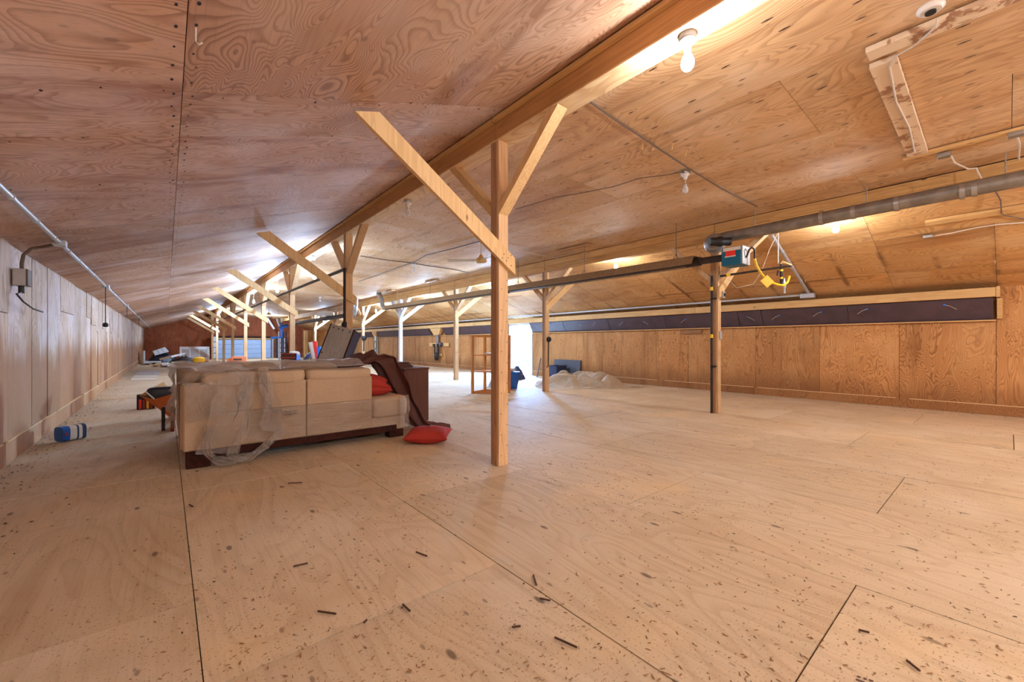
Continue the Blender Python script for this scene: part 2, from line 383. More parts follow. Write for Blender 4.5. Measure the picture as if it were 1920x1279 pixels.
# ------------------------------------------------------------------ setting: floor
def tilt_panel(x0, x1, y0, y1, zf, t, drop=0.0, down=True):
    """sheet on a plane z=zf(x); t thickness"""
    P = [(x0,y0),(x1,y0),(x1,y1),(x0,y1)]
    s = -1 if down else 1
    a = [(x, y, zf(x)+s*drop) for x, y in P]; b = [(x, y, zf(x)+s*drop+s*t) for x, y in P]
    return (b, a) if down else (a, b)
def sheet(mb, *a, **k):
    lo, hi = tilt_panel(*a, **k); return mb.hexa(list(lo)+list(hi))
fl = obj('floor', MB().box(XL-.2, XR+.3, YN-.2, YF+.3, -.2, -.018), M['sub'], kind='structure')
fx = [XL, .10, 1.365, 2.588, 3.78, 5.0, 6.08, 7.22, 8.44, 9.6, XR]
fj = [2.39, 1.755, .477, 1.788, .586, 1.86, 1.19, 2.4, .9, 2.1]
for i in range(10):
    y = fj[i]-2.44*math.ceil((fj[i]-(-2.6))/2.44)
    while y < 26.0:
        y1 = min(y+2.44, 26.4); g = .0035
        z = rnd.uniform(-.0035, 0)
        sheet_mb = MB(); ya = max(y, YN)
        sheet_mb.box(fx[i]+g*.6, fx[i+1]-g*.6, ya+g*.9, y1-g*.9, -.018, z)
        obj('plywood_panel', sheet_mb, M['floor'], fl); y += 2.44
    if i == 0: fy_end = 26.4
mb = MB()
for i in range(10):
    y = YN
    while y < -2.7: mb.box(fx[i]+.002, fx[i+1]-.002, y+.002, min(y+2.44, -2.7)-.002, -.018, -.001); y += 2.44
    y = 26.4
    while y < YF: mb.box(fx[i]+.002, fx[i+1]-.002, y+.002, min(y+2.44, YF)-.002, -.018, -.001); y += 2.44
obj('plywood_panel', mb, M['floor'], fl, kind='stuff')
# printed grade stamp at lower right
mb = MB(); so, sx_, sy_ = at(1608,1262,Z=0), Vector((.0,0,0)), 0
rv = Vector((C_, -S_, 0)); ry = Vector((.36, -.93, 0)).normalized(); rx_ = Vector((ry.y, -ry.x, 0))*-1
for r in range(6):
    c = 0
    while c < .30:
        w_ = rnd.uniform(.006,.03)
        a = so+ry*c+rx_*(-.02*r-.02)
        mb.obox(a+Vector((0,0,.0006)), ry*w_*.42, rx_*.0035, Vector((0,0,.0004))); c += w_+.006
obj('grade_stamp', mb, M['print'], fl, 'faded printed grade stamp')

# ------------------------------------------------------------------ ceiling
mb = MB()
def cslab(x0, x1, zf): sheet(mb, x0, x1, YN-.2, YF+.3, zf, .15, down=False)
cslab(XL-.2, 2.55, lambda x: zl(x)+.02); cslab(2.44, 7.2, lambda x: zm(x)+.02); cslab(7.05, XR+.2, lambda x: zr(x)+.02)
ce = obj('ceiling', mb, M['sub'], kind='structure')
def ceil_rows(xs, zf, ys_fn, mat_fn):
    for i in range(len(xs)-1):
        ys = ys_fn(i)
        for a, b in zip(ys[:-1], ys[1:]):
            g = .0018; gy = .0035 if xs[0] == XL else .0018; dz = rnd.uniform(0, .004)
            m_ = MB(); sheet(m_, xs[i]+g, xs[i+1]-g, a+gy, b-gy, zf, .012, down=True, drop=-.012+dz)
            obj('plywood_panel', m_, mat_fn(i, a), ce)
def yl(i):
    if i == 1: ys = [-6, -4.35, -1.9, .53, 2.97, 3.63]
    else: ys = [-6, -3.7, -1.25, 1.2, 3.62]
    y = 6.45 if i == 1 else 6.05
    while y < YF-.6: ys.append(y); y += 2.44
    return ys+[YF]
ceil_rows([XL, .07, 2.44], zl, yl, lambda i, a: M['cl_y'] if (i == 1 and a < 2.5) else M['cl_x'])
def ym(i):
    ys = [-6]; y = -4.9+(i % 2)*1.22
    while y < YF-.4: ys.append(y); y += 2.44
    return ys+[YF]
ceil_rows([2.62, 3.84, 5.05, 6.27, 7.1], zm, ym, lambda i, a: M['cm'])
def yr(i):
    ys = [-6]; y = -3.54; st_ = 2.44 if i == 0 else 1.22
    while y < YF-.6: ys.append(y); y += st_ if y < 13 else 2.44
    return ys+[YF]
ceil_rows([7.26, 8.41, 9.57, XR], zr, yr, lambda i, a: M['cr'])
mb = MB()     # nail heads and rust spots along the sheets
def spot(x, y, zf, r=.009, e=2.2):
    s_ = r*rnd.uniform(.6,1.2); n = 6; z0 = zf(x)-.0145
    V = [(x+s_*.6*math.cos(k*math.pi/3), y+s_*e*.5*math.sin(k*math.pi/3), zf(x+s_*.6*math.cos(k*math.pi/3))-.0155) for k in range(n)]
    mb.add(V, [tuple(reversed(range(n)))])
for a in (.03, .11):
    y = .3
    while y < 14: spot(a+rnd.uniform(-.008,.008), y, zl, .012); y += rnd.uniform(.1,.17)
for yy in (.53, 2.97, 3.63, 4.6, 5.4, 6.3, 8.9, 7.6):
    x = -1.1
    while x < 2.4:
        if rnd.random() < .75: spot(x, yy+rnd.choice((-.03,.03)), zl, .013)
        x += rnd.uniform(.15,.3)
for k in range(44):
    yy = .2+k*.405; x = 2.7
    while x < 7.0:
        if rnd.random() < .8: spot(x, yy+rnd.uniform(-.03,.03), zm, .011, 6.5)
        x += rnd.uniform(.16,.26)
for k in range(30):
    yy = .1+k*.61; x = 7.4
    while x < 10.3:
        if rnd.random() < .6: spot(x, yy+rnd.uniform(-.02,.02), zr, .009, 3)
        x += rnd.uniform(.18,.3)
obj('nail_head', mb, M['nail'], ce, kind='stuff')

# ------------------------------------------------------------------ walls
wl = obj('wall_left', MB().box(XL-.2, XL-.016, YN-.2, YF+.2, -.1, 2.4), M['sub'], kind='structure')
ys = [YN, -3.4, -1, 1.4, 3.9, 6.35, 7.3, 8.1, 8.95, 10.15, 10.9, 11.6, 12.2, 13.0]
while ys[-1] < YF-.6: ys.append(ys[-1]+rnd.choice((.22,.34,.45,.6,.75,1.0)))
ys[-1] = YF
for k, (a, b) in enumerate(zip(ys[:-1], ys[1:])):
    pr = rnd.uniform(.002, .012); zt = 2.19; zs = None
    if k == 4: zs = 1.48            # upper patch left of the junction box
    elif k == 8: zs = 1.66
    elif k > 8 and rnd.random() < .45: zs = rnd.uniform(1.3, 1.9)
    parts = [(0.0, zt)] if zs is None else [(0.0, zs-.006), (zs, zt)]
    for q, (z0, z1) in enumerate(parts):
        p_ = pr+(.010 if q else 0)
        obj('plywood_sheet', MB().box(XL-.016, XL-.008+p_, a+.003, b-.003, z0, z1), M['wl'], wl)
kb = obj('baseboard_left', MB().box(XL-.02, XL+.006, YN, YF, -.01, .015), M['kick'], kind='structure')
y = YN
while y < YF:
    e = min(y+2.44, YF)
    obj('kick_board', MB().box(XL-.01, XL+.010+rnd.uniform(0,.004), y+.004, e-.004, .0, .215), M['wl'], kb)
    obj('pale_edge_strip', MB().box(XL-.01, XL+.018, y+.03, e-rnd.uniform(.02,.2), .216, .223), M['line'], kb); y = e

DY0, DY1, DZ = 11.40, 12.50, 1.93        # open doorway in the right wall
mb = MB()
mb.box(XR+.016, XR+.2, YN-.2, DY0, -.1, 2.3); mb.box(XR+.016, XR+.2, DY1, YF+.2, -.1, 2.3); mb.box(XR+.016, XR+.2, DY0, DY1, DZ, 2.3)
wr = obj('wall_right', mb, M['sub'], kind='structure')
ys = [-5.95, -4.75, -3.53, -2.31, -1.09, .13, 1.3, 2.52, 3.74, 4.6, 5.35, 6.2, 7.4, 8.1, 8.9, 9.7, 10.5, DY0]
while ys[-1] < YF-.9: ys.append(ys[-1]+rnd.choice((.5,.6,.7)) if ys[-1] > DY0-.1 and ys[-1] != DY0 else DY1 if ys[-1] == DY0 else ys[-1]+.6)
ys[-1] = YF
for a, b in zip(ys[:-1], ys[1:]):
    if a >= DY0-.01 and b <= DY1+.01: continue
    ztop = 1.56 if a > .1 else 2.12
    obj('plywood_sheet', MB().box(XR-.008+rnd.uniform(-.008,.004), XR+.016, a+.003, b-.003, 0, ztop), M['wr'], wr)
obj('plywood_sheet', MB().box(XR, XR+.016, .13, DY0, 1.562, 2.12), M['wr'], wr)
obj('plywood_sheet', MB().box(XR, XR+.016, DY1, YF, 1.562, 2.12), M['wr'], wr)
kb = obj('baseboard_right', MB().box(XR-.006, XR+.02, YN, DY0, -.01, .012), M['kickr'], kind='structure')
for y, y1 in ((YN,DY0), (DY1,YF)):
    while y < y1-.1:
        e = min(y+2.44, y1)
        obj('kick_board', MB().box(XR-.013-rnd.uniform(0,.003), XR+.01, y+.004, e-.004, 0, .16), M['wr'], kb)
        obj('pale_edge_strip', MB().box(XR-.016, XR+.01, y+.03, e-rnd.uniform(.03,.3), .161, .170), M['line'], kb); y = e
# doorway: frame, open leaf
dr = obj('door_1', MB().box(XR-.05, XR+.2, DY0-.10, DY0+.03, 0, DZ+.02), M['white'], kind='structure')
obj('jamb', MB().box(XR-.05, XR+.2, DY1-.03, DY1+.16, 0, DZ+.02), M['white'], dr)
obj('head', MB().box(XR-.05, XR+.2, DY0+.03, DY1-.03, DZ-.06, DZ+.02), M['white'], dr)
h0 = Vector((XR+.24, DY1+.02, 0)); h1 = h0+Vector((.50,.74,0))
obj('door_leaf', MB().board(h0+Vector((0,0,.95)), h1+Vector((0,0,.95)), 1.8, .04, (0,0,1)), M['white'], dr)
obj('window_pane', MB().board(h0.lerp(h1,.2)+Vector((.02,-.018,1.35)), h0.lerp(h1,.8)+Vector((.02,-.018,1.35)), .7, .01, (0,0,1)), M['greyp'], dr)
wf = obj('wall_back', MB().box(XL-.2, XR+.2, YF+.016, YF+.2, -.1, 3.6), M['sub'], kind='structure')
x = XL
def ztop(x): return (zl(x) if x < 2.44 else zm(x) if x < 7.1 else zr(x))
while x < XR:
    e = min(x+1.22, XR)
    for a, b in ((x, e),):
        pts = sorted({a+.004, b-.004, *[q for q in (2.44, 7.1) if a < q < b]})
        for p, q in zip(pts[:-1], pts[1:]):
            y0, y1 = YF-.002, YF+.014
            obj('plywood_sheet', MB().hexa([(p,y0,0),(q,y0,0),(q,y1,0),(p,y1,0),(p,y0,ztop(p)+.01),(q,y0,ztop(q)+.01),(q,y1,ztop(q)+.01),(p,y1,ztop(p)+.01)]), M['wf'], wf)
    x = e
obj('wall_front', MB().box(XL-.2, XR+.2, YN-.2, YN, -.1, 3.6), M['wr'], kind='structure')
# pale sectional door in the far wall
gx0, gx1, gz = 2.95, 6.55, 1.46
gd = obj('door_2', MB().box(gx0, gx1, YF-.05, YF-.02, 0, gz), M['garage'], kind='structure')
for k in range(4):
    z0, z1 = gz*k/4, gz*(k+1)/4
    obj('door_section', MB().cbox(gx0, gx1, YF-.085, YF-.05, z0+.006, z1-.006, .012), M['garage'], gd)
for gxx in (4.65, 5.35):
    for zz in (.72, 1.08): obj('hinge', MB().box(gxx-.05, gxx+.05, YF-.10, YF-.084, zz-.05, zz+.05), M['porcelain'], gd)
obj('track_beam', MB().box(gx0-.2, gx1+.25, YF-.2, YF-.05, gz+.03, gz+.13), M['header'], gd)
obj('torsion_shaft', MB().tube([(gx0-.1,YF-.22,gz+.24),(gx1+.2,YF-.22,gz+.24)], .045), M['iron'], gd)
obj('torsion_spring', MB().tube([(4.5,YF-.22,gz+.24),(5.0,YF-.22,gz+.24)], .085), M['black'], gd)
for gxx in (gx0-.22, gx1+.06):
    obj('door_track', MB().box(gxx, gxx+.12, YF-.16, YF-.03, 0, gz+.1), M['greyp'], gd)

# ------------------------------------------------------------------ beams
def beam(label, x0, x1, z0, z1, seams, mat, soff=None):
    b = thing('ceiling_beam', label, 'beam', ((x0+x1)/2, 12, z0))
    for a, c in zip(seams[:-1], seams[1:]):
        n = 2 if soff is None else 1
        for k in range(n):
            za, zb = z0+(z1-z0)*k/n, z0+(z1-z0)*(k+1)/n
            obj('beam_plank', MB().cbox(x0+rnd.uniform(0,.004), x1, a+.003, c-.003, za+.002*(k > 0), zb, .004), mat, b)
        if soff: obj('soffit_strip', MB().box(x0-.006, x1+.004, a+.002, c-.002, z0-.013, z0-.001), soff, b)
    return b
R1Y = [3.12, 7.5, 11.8, 15.9, 20.0, 24.25, 28.35, 32.4, 35.9]
R2Y = [3.12+4.1*k for k in range(9)]
s1 = [-5.95, -1.0]+[y+.06 for y in R1Y]+[YF-.03]
s2 = [-5.95, -.98]+[y+.06 for y in R2Y]+[YF-.03]
b1 = beam('long brown ceiling beam with pale plywood underside above the left row of posts', 2.44, 2.62, 3.14, 3.365, s1, M['beam'], M['soffit'])
for a, c in zip(s1[:-1], s1[1:]):
    obj('ledger_strip', MB().board((2.42, a+.01, 3.322), (2.42, c-.01, 3.322), .034, .038, (0,0,1)), M['header'], b1)
b2 = beam('pine ceiling beam running over the right row of posts behind the heater', 7.1, 7.26, 2.92, 3.19, s2, M['beam2'])

# ------------------------------------------------------------------ posts
def post(x, y, ztop_, side, near, label, k, white=False, long=True):
    w_, d_ = .117, .126
    p = thing('timber_post', label, 'post', (x+w_/2, y+d_/2, 0), 'posts of the left row' if side < 0 else 'posts of the right row')
    fm = M['whitepost'] if white else M['postz']
    n = 3
    for q in range(n):
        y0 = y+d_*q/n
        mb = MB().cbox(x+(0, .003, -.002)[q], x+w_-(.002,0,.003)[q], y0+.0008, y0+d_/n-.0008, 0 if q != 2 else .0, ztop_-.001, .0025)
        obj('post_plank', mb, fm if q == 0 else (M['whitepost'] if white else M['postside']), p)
    # short braces along the beam, to both sides
    bm = M['whitepost'] if white else (M['braceN'] if k == 0 else M['postz'])
    zb = ztop_-.66
    for sgn in (-1, 1):
        f0 = Vector((x+w_/2, (y if sgn < 0 else y+d_), zb)); f1 = Vector((x+w_/2, f0.y+sgn*.72, ztop_))
        d = (f1-f0).normalized(); nrm = Vector((1,0,0)); up = d.cross(nrm) if sgn > 0 else nrm.cross(d)
        th = .07; xa, xb = x+.002, x+w_-.002
        # parallelogram cut flat against post and beam
        A = [(f0.y, zb-.05), (f0.y, zb+.05), (f1.y-sgn*.055, ztop_-.002), (f1.y+sgn*.055, ztop_-.002)]
        mb = MB().hexa([(xa,A[0][0],A[0][1]),(xb,A[0][0],A[0][1]),(xb,A[1][0],A[1][1]),(xa,A[1][0],A[1][1]),
                        (xa,A[3][0],A[3][1]),(xb,A[3][0],A[3][1]),(xb,A[2][0],A[2][1]),(xa,A[2][0],A[2][1])])
        obj('knee_brace', mb, bm, p)
    if long:
        # long brace nailed on the camera side, rising to the sloping ceiling
        bmat = M['whitepost'] if white else (M['braceN'] if side < 0 else M['braceN'])
        yb0, yb1 = y-.040, y-.001
        if side < 0:
            lo = [(x+.18, 1.86), (x+.175, 2.03)]; hi = [(x-1.37, zl(x-1.37)-.03), (x-1.19, zl(x-1.19)-.03)]
            lo[0] = (x+.175, 1.845); lo[1] = (x+.17, 2.01)
        else:
            lo = [(x-.03, 1.93), (x-.03, 2.10)]; hi = [(x+1.12, zr(x+1.12)-.03), (x+.96, zr(x+.96)-.03)]
        P = [lo[0], lo[1], hi[1], hi[0]]
        mb = MB().hexa([(a, yb1, b) for a, b in P]+[(a, yb0, b) for a, b in P])
        obj('long_brace', mb, bmat, p)
    if near:
        mb = MB()
        def dot(a, b, yy, r=.0045):
            mb.add([(a+r*math.cos(t_*math.pi/3), yy, b+r*1.5*math.sin(t_*math.pi/3)) for t_ in range(6)], [tuple(range(6))])
        zz = .1
        while zz < (1.8 if side < 0 else 1.75):
            dot(x+.03+rnd.uniform(-.004,.004), zz, y-.0012); dot(x+w_-.018+rnd.uniform(-.004,.004), zz+.09, y-.0012); zz += .2
        if side < 0 and long:
            for a, b in ((2.47,2.03),(2.52,2.0),(2.50,1.97),(2.56,2.03),(2.56,1.93),(2.45,1.99)): dot(a-2.44+x, b, y-.0412, .005)
        obj('nail_head', mb, M['nail'], p, kind='stuff')
    return p
ORD = ['first','second','third','fourth','fifth','sixth','seventh','eighth','ninth']
for k, y in enumerate(R1Y):
    lab = ['tall laminated pine post nearest the camera with pale diagonal brace, right of the sofa',
           'second post of the left row, behind the leaning grey bookcase'][k] if k < 2 else \
          f'{ORD[k]} post of the left row counted from the camera, with diagonal brace'
    post(2.44, y, 3.128, -1, k < 3, lab, k)
for k, y in enumerate(R2Y[:7]):
    lab = ['right row post beside the blue heater box, carrying pipes and a switch',
           'right row post with a hanging black cord, left of the white plastic sheet',
           'right row post standing left of the wooden shelf frame',
           'whitewashed right row post behind the dark cabinet'][k] if k < 4 else f'{ORD[k]} post of the right row counted from the camera, far in the room'
    post(7.1, y, 2.919, 1, k < 2, lab, k+1, white=(k == 3))

# ------------------------------------------------------------------ lamps
def fixture(name, label, top, lit, col=NEUT, power=PB, drop=0, nrm=(0,0,-1)):
    top = Vector(top); t = thing(name, label, 'lamp', top, 'bare bulb lamps')
    dn = Vector((0,0,-1)); m = MB()
    m.lathe(top, [(.052,0),(.056,.022),(.045,.034)], 16, dn); obj('ceiling_box', m, M['galv'] if not lit else M['greyp'], t)
    z = top+dn*.034
    hold = obj('lamp_holder', MB().lathe(z, [(.05,0),(.048,.012),(.03,.02),(.022,.05),(.02,.062)], 16, dn), M['porcelain'], t)
    if drop: obj('cord', MB().tube([z+dn*.06, z+dn*(.06+drop)], .005, 6), M['cable'], t); z = z+dn*drop
    z = z+dn*.06
    k_ = 1.2 if lit else 1
    prof = [(a_*k_, b_*k_) for a_, b_ in [(.014,0),(.016,.02),(.024,.034),(.031,.052),(.034,.07),(.031,.088),(.02,.103),(.0,.108)]]
    obj('bulb', MB().lathe(z, prof, 16, dn), M['lit'] if lit else M['glass'], hold)
    if lit:
        L = bpy.data.lights.new('bulb_light', 'POINT'); L.energy = power; L.color = col; L.shadow_soft_size = .028
        lo = bpy.data.objects.new('bulb_light', L); sc.collection.objects.link(lo); lo.location = (z+dn*.07)-Vector(top); lo.parent = t
    else: obj('bulb_cap', MB().lathe(z-dn*.004, [(.013,0),(.014,.024)], 10, dn), M['black'], hold)
    return t
A1 = at(1282,62,X=2.53)
fixture('bulb_fixture', 'lit bare bulb under the brown beam, nearest the camera', (2.53, 1.30, 3.127), True, WARM, PB*.30)
fixture('bulb_fixture', 'lit bulb on the left beam, above the second diagonal brace', (2.53, 9.9, 3.127), True, COOL, PB*1.1, drop=.3)
fixture('bulb_fixture', 'lit bulb under the left beam past the third post', (2.53, 13.9, 3.127), True, COOL, PB*2.3, drop=.22)
fixture('bulb_fixture', 'lit bulb under the left beam between the fourth and fifth posts', (2.53, 18.2, 3.127), True, COOL, PB*2.3, drop=.22)
fixture('bulb_fixture', 'lit bulb glaring among the far left braces', (2.53, 31, 3.127), True, COOL, PB*3, drop=.22)
fixture('bulb_fixture', 'added lit bulb in the middle of the ceiling, brightening the far wall', (5.6, 34.5, zm(5.6)-.014), True, COOL, PB*3.5, drop=.25)  # extra bulb added to brighten the far door and wall
CX = 7.62
rowC = [(1567,413),(1155,484),(920,527),(795,551),(705,569),(607,588)]
labC = ['lit bulb on the right slope, right of the heater', 'lit bulb above the tube heater, right of the nearest post', 'lit bulb glinting at the edge of the nearest post',
        'lit bulb above the middle of the tube heater', 'lit bulb left of the silver duct elbow', 'lit bulb by the far tube heater, furthest of the right row']
for (px, py), lb in zip(rowC, labC):
    q = at(px, py+14, X=7.38); p = (7.38, q.y, zr(7.38)-.014)
    fixture('bulb_fixture', lb, p, True, NEUT if px > 1100 else COOL, PB*(.42 if px > 1100 else 1.9), drop=max(.0, p[2]-q.z-.15))
for (px, py), lb in zip([(1285,322),(776,493),(600,556),(522,583)], ['unlit bulb on a round ceiling box above the heater, nearest unlit one', 'unlit bulb with dark socket where two wires cross on the ceiling', 'unlit bulb in the middle of the ceiling left of the second post', 'furthest unlit bulb in the middle of the ceiling']):
    p = at(px, py, P=(PM[0]-.014, PM[1])); fixture('bulb_fixture', lb, p, False, drop=.06 if px > 1200 else .03)
fixture('bulb_fixture', 'unlit bulb holder under the left beam beyond the nearest brace', (2.53, 5.25, 3.127), False)
# unseen lamps added behind the camera to fill the near half with light
for x, y, lb in ((2.53,-2.9,'added unseen fill bulb behind the viewer on the left beam'), (7.6,-2.3,'added unseen fill bulb behind the viewer on the right slope'), (4.9,-2.6,'added unseen fill bulb behind the viewer in the middle of the ceiling'), (-.1,-2.5,'added unseen fill bulb behind the viewer on the left slope')):
    zt_ = 3.127 if 2.4 < x < 3 else zl(x)-.014 if x < 2.4 else zm(x)-.014 if x < 7 else zr(x)-.015
    fixture('bulb_fixture', lb, (x, y, zt_), True, WARM, PB*1.15, drop=.45 if x > 1 else .25)

exec_later = []
# ------------------------------------------------------------------ sofa
sf = thing('sofa', 'taupe corner sofa seen from behind, wrapped in clear plastic film', 'sofa', (1.2, 5.6, 0))
X0, X1, X2, Y0 = .12, 1.90, 2.34, 4.90
def cushion(mb, x0, x1, y0, y1, z0, z1, sag=.03, seed=0, e=4.0, nu=20, nv=14, wr=.012):
    """rounded superellipsoid pad with soft wrinkles"""
    cx, cy, cz = (x0+x1)/2, (y0+y1)/2, (z0+z1)/2; a, b, c = (x1-x0)/2, (y1-y0)/2, (z1-z0)/2
    def sg(v, p): return math.copysign(abs(v)**p, v)
    n = 2/e
    V = []; nu, nv = nu*2, nv
    for i in range(nu):
        u = -math.pi+2*math.pi*i/nu
        for j in range(nv+1):
            v = -math.pi/2+math.pi*j/nv
            p = Vector((sg(math.cos(v),n)*sg(math.cos(u),n), sg(math.cos(v),n)*sg(math.sin(u),n), sg(math.sin(v),n)))
            q = Vector((cx+a*p.x, cy+b*p.y, cz+c*p.z))
            w_ = mnoise.noise(Vector((q.x*2.2+seed, q.y*6, q.z*7)))*wr+mnoise.noise(Vector((q.x*9+seed, q.y*9, q.z*12)))*wr*.3
            q += Vector((0, w_*.6, w_-sag*max(0, 1-(p.x*p.x))*(p.z > 0)*.5)); V.append(q)
    F = [(i*(nv+1)+j, ((i+1) % nu)*(nv+1)+j, ((i+1) % nu)*(nv+1)+j+1, i*(nv+1)+j+1) for i in range(nu) for j in range(nv)]
    return mb.add(V, F, True)
xm = 1.175
obj('back_panel', MB().cbox(X0, xm-.0012, Y0, Y0+.2, .165, .785, .012), M['sofa'], sf)
obj('back_panel', MB().cbox(xm+.0012, X1, Y0, Y0+.2, .165, .785, .012), M['sofa'], sf)
obj('side_panel', MB().cbox(X0-.02, X0+.2, Y0+.05, 6.85, .165, .80, .02), M['sofa'], sf)
obj('seat_base', MB().cbox(X0+.1, X2, Y0+.02, 5.9, .10, .27, .02), M['sofa'], sf)
obj('return_base', MB().cbox(X0+.1, 1.0, 5.85, 6.85, .10, .27, .02), M['sofa'], sf)
obj('plinth', MB().cbox(X0+.06, X1+.32, Y0+.015, 5.86, .085, .163, .004), M['mahog'], sf)
for fx_, fy_ in ((X0+.02, Y0+.01), (2.14, Y0+.06), (X0-.0, 6.70), (2.14, 5.7)):
    obj('foot', MB().cbox(fx_, fx_+.19, fy_, fy_+.14, 0, .165, .006), M['mahog'], sf)
obj('back_cushion', cushion(MB(), X0+.13, xm-.0, Y0-.015, Y0+.27, .755, .905, .02, 3, 5), M['sofac'], sf)
obj('back_cushion', cushion(MB(), xm+.005, X1+.005, Y0-.01, Y0+.27, .755, .90, .03, 9, 5), M['sofac'], sf)
obj('side_cushion', cushion(MB(), X0-.03, X0+.32, Y0+.2, 6.8, .76, .93, .02, 5, 5), M['sofac'], sf)
obj('seat_cushion', cushion(MB(), X1+.003, X2+.05, Y0-.0, 5.9, .255, .515, .0, 1, 7, wr=.006), M['sofac'], sf)
obj('seat_cushion', cushion(MB(), .3, X1-.003, Y0+.21, 5.9, .255, .515, .0, 2, 6), M['sofac'], sf)
obj('pillow_cushion', cushion(MB(), .30, 1.0, Y0+.26, Y0+.52, .5, .985, .02, 12, 4), M['sofac'], sf)
obj('pillow_cushion', cushion(MB(), 1.0, 1.62, Y0+.28, Y0+.52, .5, .975, .02, 17, 4), M['sofac'], sf)
obj('seam', MB().tube([(xm, Y0-.001, .17), (xm, Y0-.001, .76)], .0035, 6), M['seam'], sf)
obj('seam', MB().tube([(X0+.3, Y0-.001, .508), (X1-.01, Y0-.001, .508)], .0025, 6), M['seam'], sf)

# film: hanging loops over the left corner
def nz(x, y, z, s=1): return mnoise.noise(Vector((x*s, y*s, z*s)))
fm = thing('plastic_film', 'crumpled clear plastic film hanging over the left corner of the sofa', 'plastic film', (X0+.3, Y0-.06, .05))
def sash(top0, top1, bot0, bot1, bulge, seed, n=44, m=20, fold=.03, freq=5):
    top0, top1, bot0, bot1 = map(Vector, (top0, top1, bot0, bot1))
    def fn(u, v):
        a = top0.lerp(bot0, u); b = top1.lerp(bot1, u); p = a.lerp(b, v)
        s_ = math.sin(math.pi*min(1, u*1.1)); f = math.sin(v*freq*2*math.pi+seed+u*2)*fold*(.5+s_)
        w_ = nz(p.x*4+seed, u*5, v*6)*.035
        return (p.x+w_+nz(seed, u*3, v*2)*.03, p.y-bulge*s_-abs(f)*.9-.012, p.z+nz(p.x*7, seed, u*8)*.012)
    return MB().grid(n, m, fn)
obj('film_fold', sash((X0+.30,Y0-.05,.90), (X0+.56,Y0-.05,.905), (X0+.10,Y0-.07,.15), (X0+.42,Y0-.05,.10), .03, 1.3), M['film'], fm)
obj('film_fold', sash((X0+.60,Y0-.04,.93), (X0+.66,Y0-.04,.93), (X0+.62,Y0-.05,.30), (X0+.86,Y0-.04,.24), .03, 4.1, freq=3), M['film'], fm)
obj('film_fold', sash((X0+.02,Y0-.02,.80), (X0+.26,Y0-.03,.82), (X0+.03,Y0-.015,.45), (X0+.32,Y0-.02,.50), .01, 7.7, freq=3, fold=.012), M['film'], fm)
def loop(pts, r, seed, tw=2.5, seg=12):
    def bez(t):
        n = len(pts)-1; i = min(int(t*n), n-1); f = t*n-i
        P = [Vector(pts[max(0,i-1)]), Vector(pts[i]), Vector(pts[i+1]), Vector(pts[min(n,i+2)])]
        return .5*((2*P[1])+(-P[0]+P[2])*f+(2*P[0]-5*P[1]+4*P[2]-P[3])*f*f+(-P[0]+3*P[1]-3*P[2]+P[3])*f**3)
    def fn(u, v):
        p = bez(u); d = (bez(min(1,u+.01))-bez(max(0,u-.01))).normalized(); a = d.cross(Vector((0,1,0))).normalized()
        k = (v-.5)*2; w_ = r*(.7+.5*nz(seed, u*6, 0))
        return p+a*k*w_+Vector((0,-abs(math.sin(k*4+u*9+seed))*.03-.008,0))+Vector((nz(u*14,v*9,seed)*.018, 0, nz(u*15,seed,v*9)*.018))
    return MB().grid(60, 12, fn)
obj('film_loop', loop([(X0+.2,Y0-.05,.40),(X0+.16,Y0-.07,.22),(X0+.24,Y0-.09,.08),(X0+.42,Y0-.10,.055),(X0+.58,Y0-.09,.10),(X0+.72,Y0-.08,.22),(X0+.80,Y0-.06,.29)], .05, 2), M['film'], fm)
obj('film_loop', loop([(X0+.46,Y0-.05,.80),(X0+.50,Y0-.06,.55),(X0+.46,Y0-.08,.30),(X0+.36,Y0-.10,.12),(X0+.5,Y0-.11,.07),(X0+.66,Y0-.09,.16)], .055, 5), M['film'], fm)
obj('film_loop', loop([(X0-.0,Y0+.05,.78),(X0+.10,Y0-.0,.90),(X0+.28,Y0-.03,.945),(X0+.44,Y0-.04,.91),(X0+.50,Y0-.06,.80),(X0+.47,Y0-.05,.6)], .075, 8), M['film'], fm)
obj('film_loop', loop([(X0+.62,Y0-.05,.90),(X0+.66,Y0-.05,.7),(X0+.70,Y0-.05,.52),(X0+.84,Y0-.04,.46),(X0+.96,Y0-.02,.45)], .03, 11), M['film'], fm)
def top(u, v):      # film lying over the cushion tops
    x = .12+u*1.75; y = Y0+.02+v*.75; h = .915+.07*math.sin(min(1,max(0,(v-.25)/.5))*math.pi)
    if x < .3: h = max(h, .94)
    return (x-.12*(1-u)*(1-v), y, h+nz(x*9, y*9, 1)*.018+abs(nz(x*3, y*14, 5))*.02)
obj('film_sheet', MB().grid(70, 30, top), M['film'], fm)
obj('film_sheet', MB().grid(40, 24, lambda u, v: (X0-.045-.05*abs(nz(u*6,v*4,3))-.10*max(0, nz(u*5, 8, v*3)), Y0+.03+u*1.75, .94-v*(.45+.15*math.sin(u*7)))), M['film'], fm)
wp = solo('stretch_wrap', MB().grid(90, 40, lambda u, v: (.62+u*1.70, Y0-.032-.005*abs(math.sin(v*38+u*5+nz(u*4,v*3,2)*5))-.004*nz(u*5, v*34, 7), .17+v*.34)), M['wrap'],
          'tight shiny stretch wrap around the lower back of the sofa', 'plastic film')
solo('plastic_film', MB().grid(24, 20, lambda u, v: (2.23+.13*u+.02*nz(u*5,v*6,2), Y0-.04-.03*abs(nz(u*9,v*9,4))-.0, .13+v*.40)), M['film'], 'tuft of clear film hanging at the right end of the sofa seat', 'plastic film')

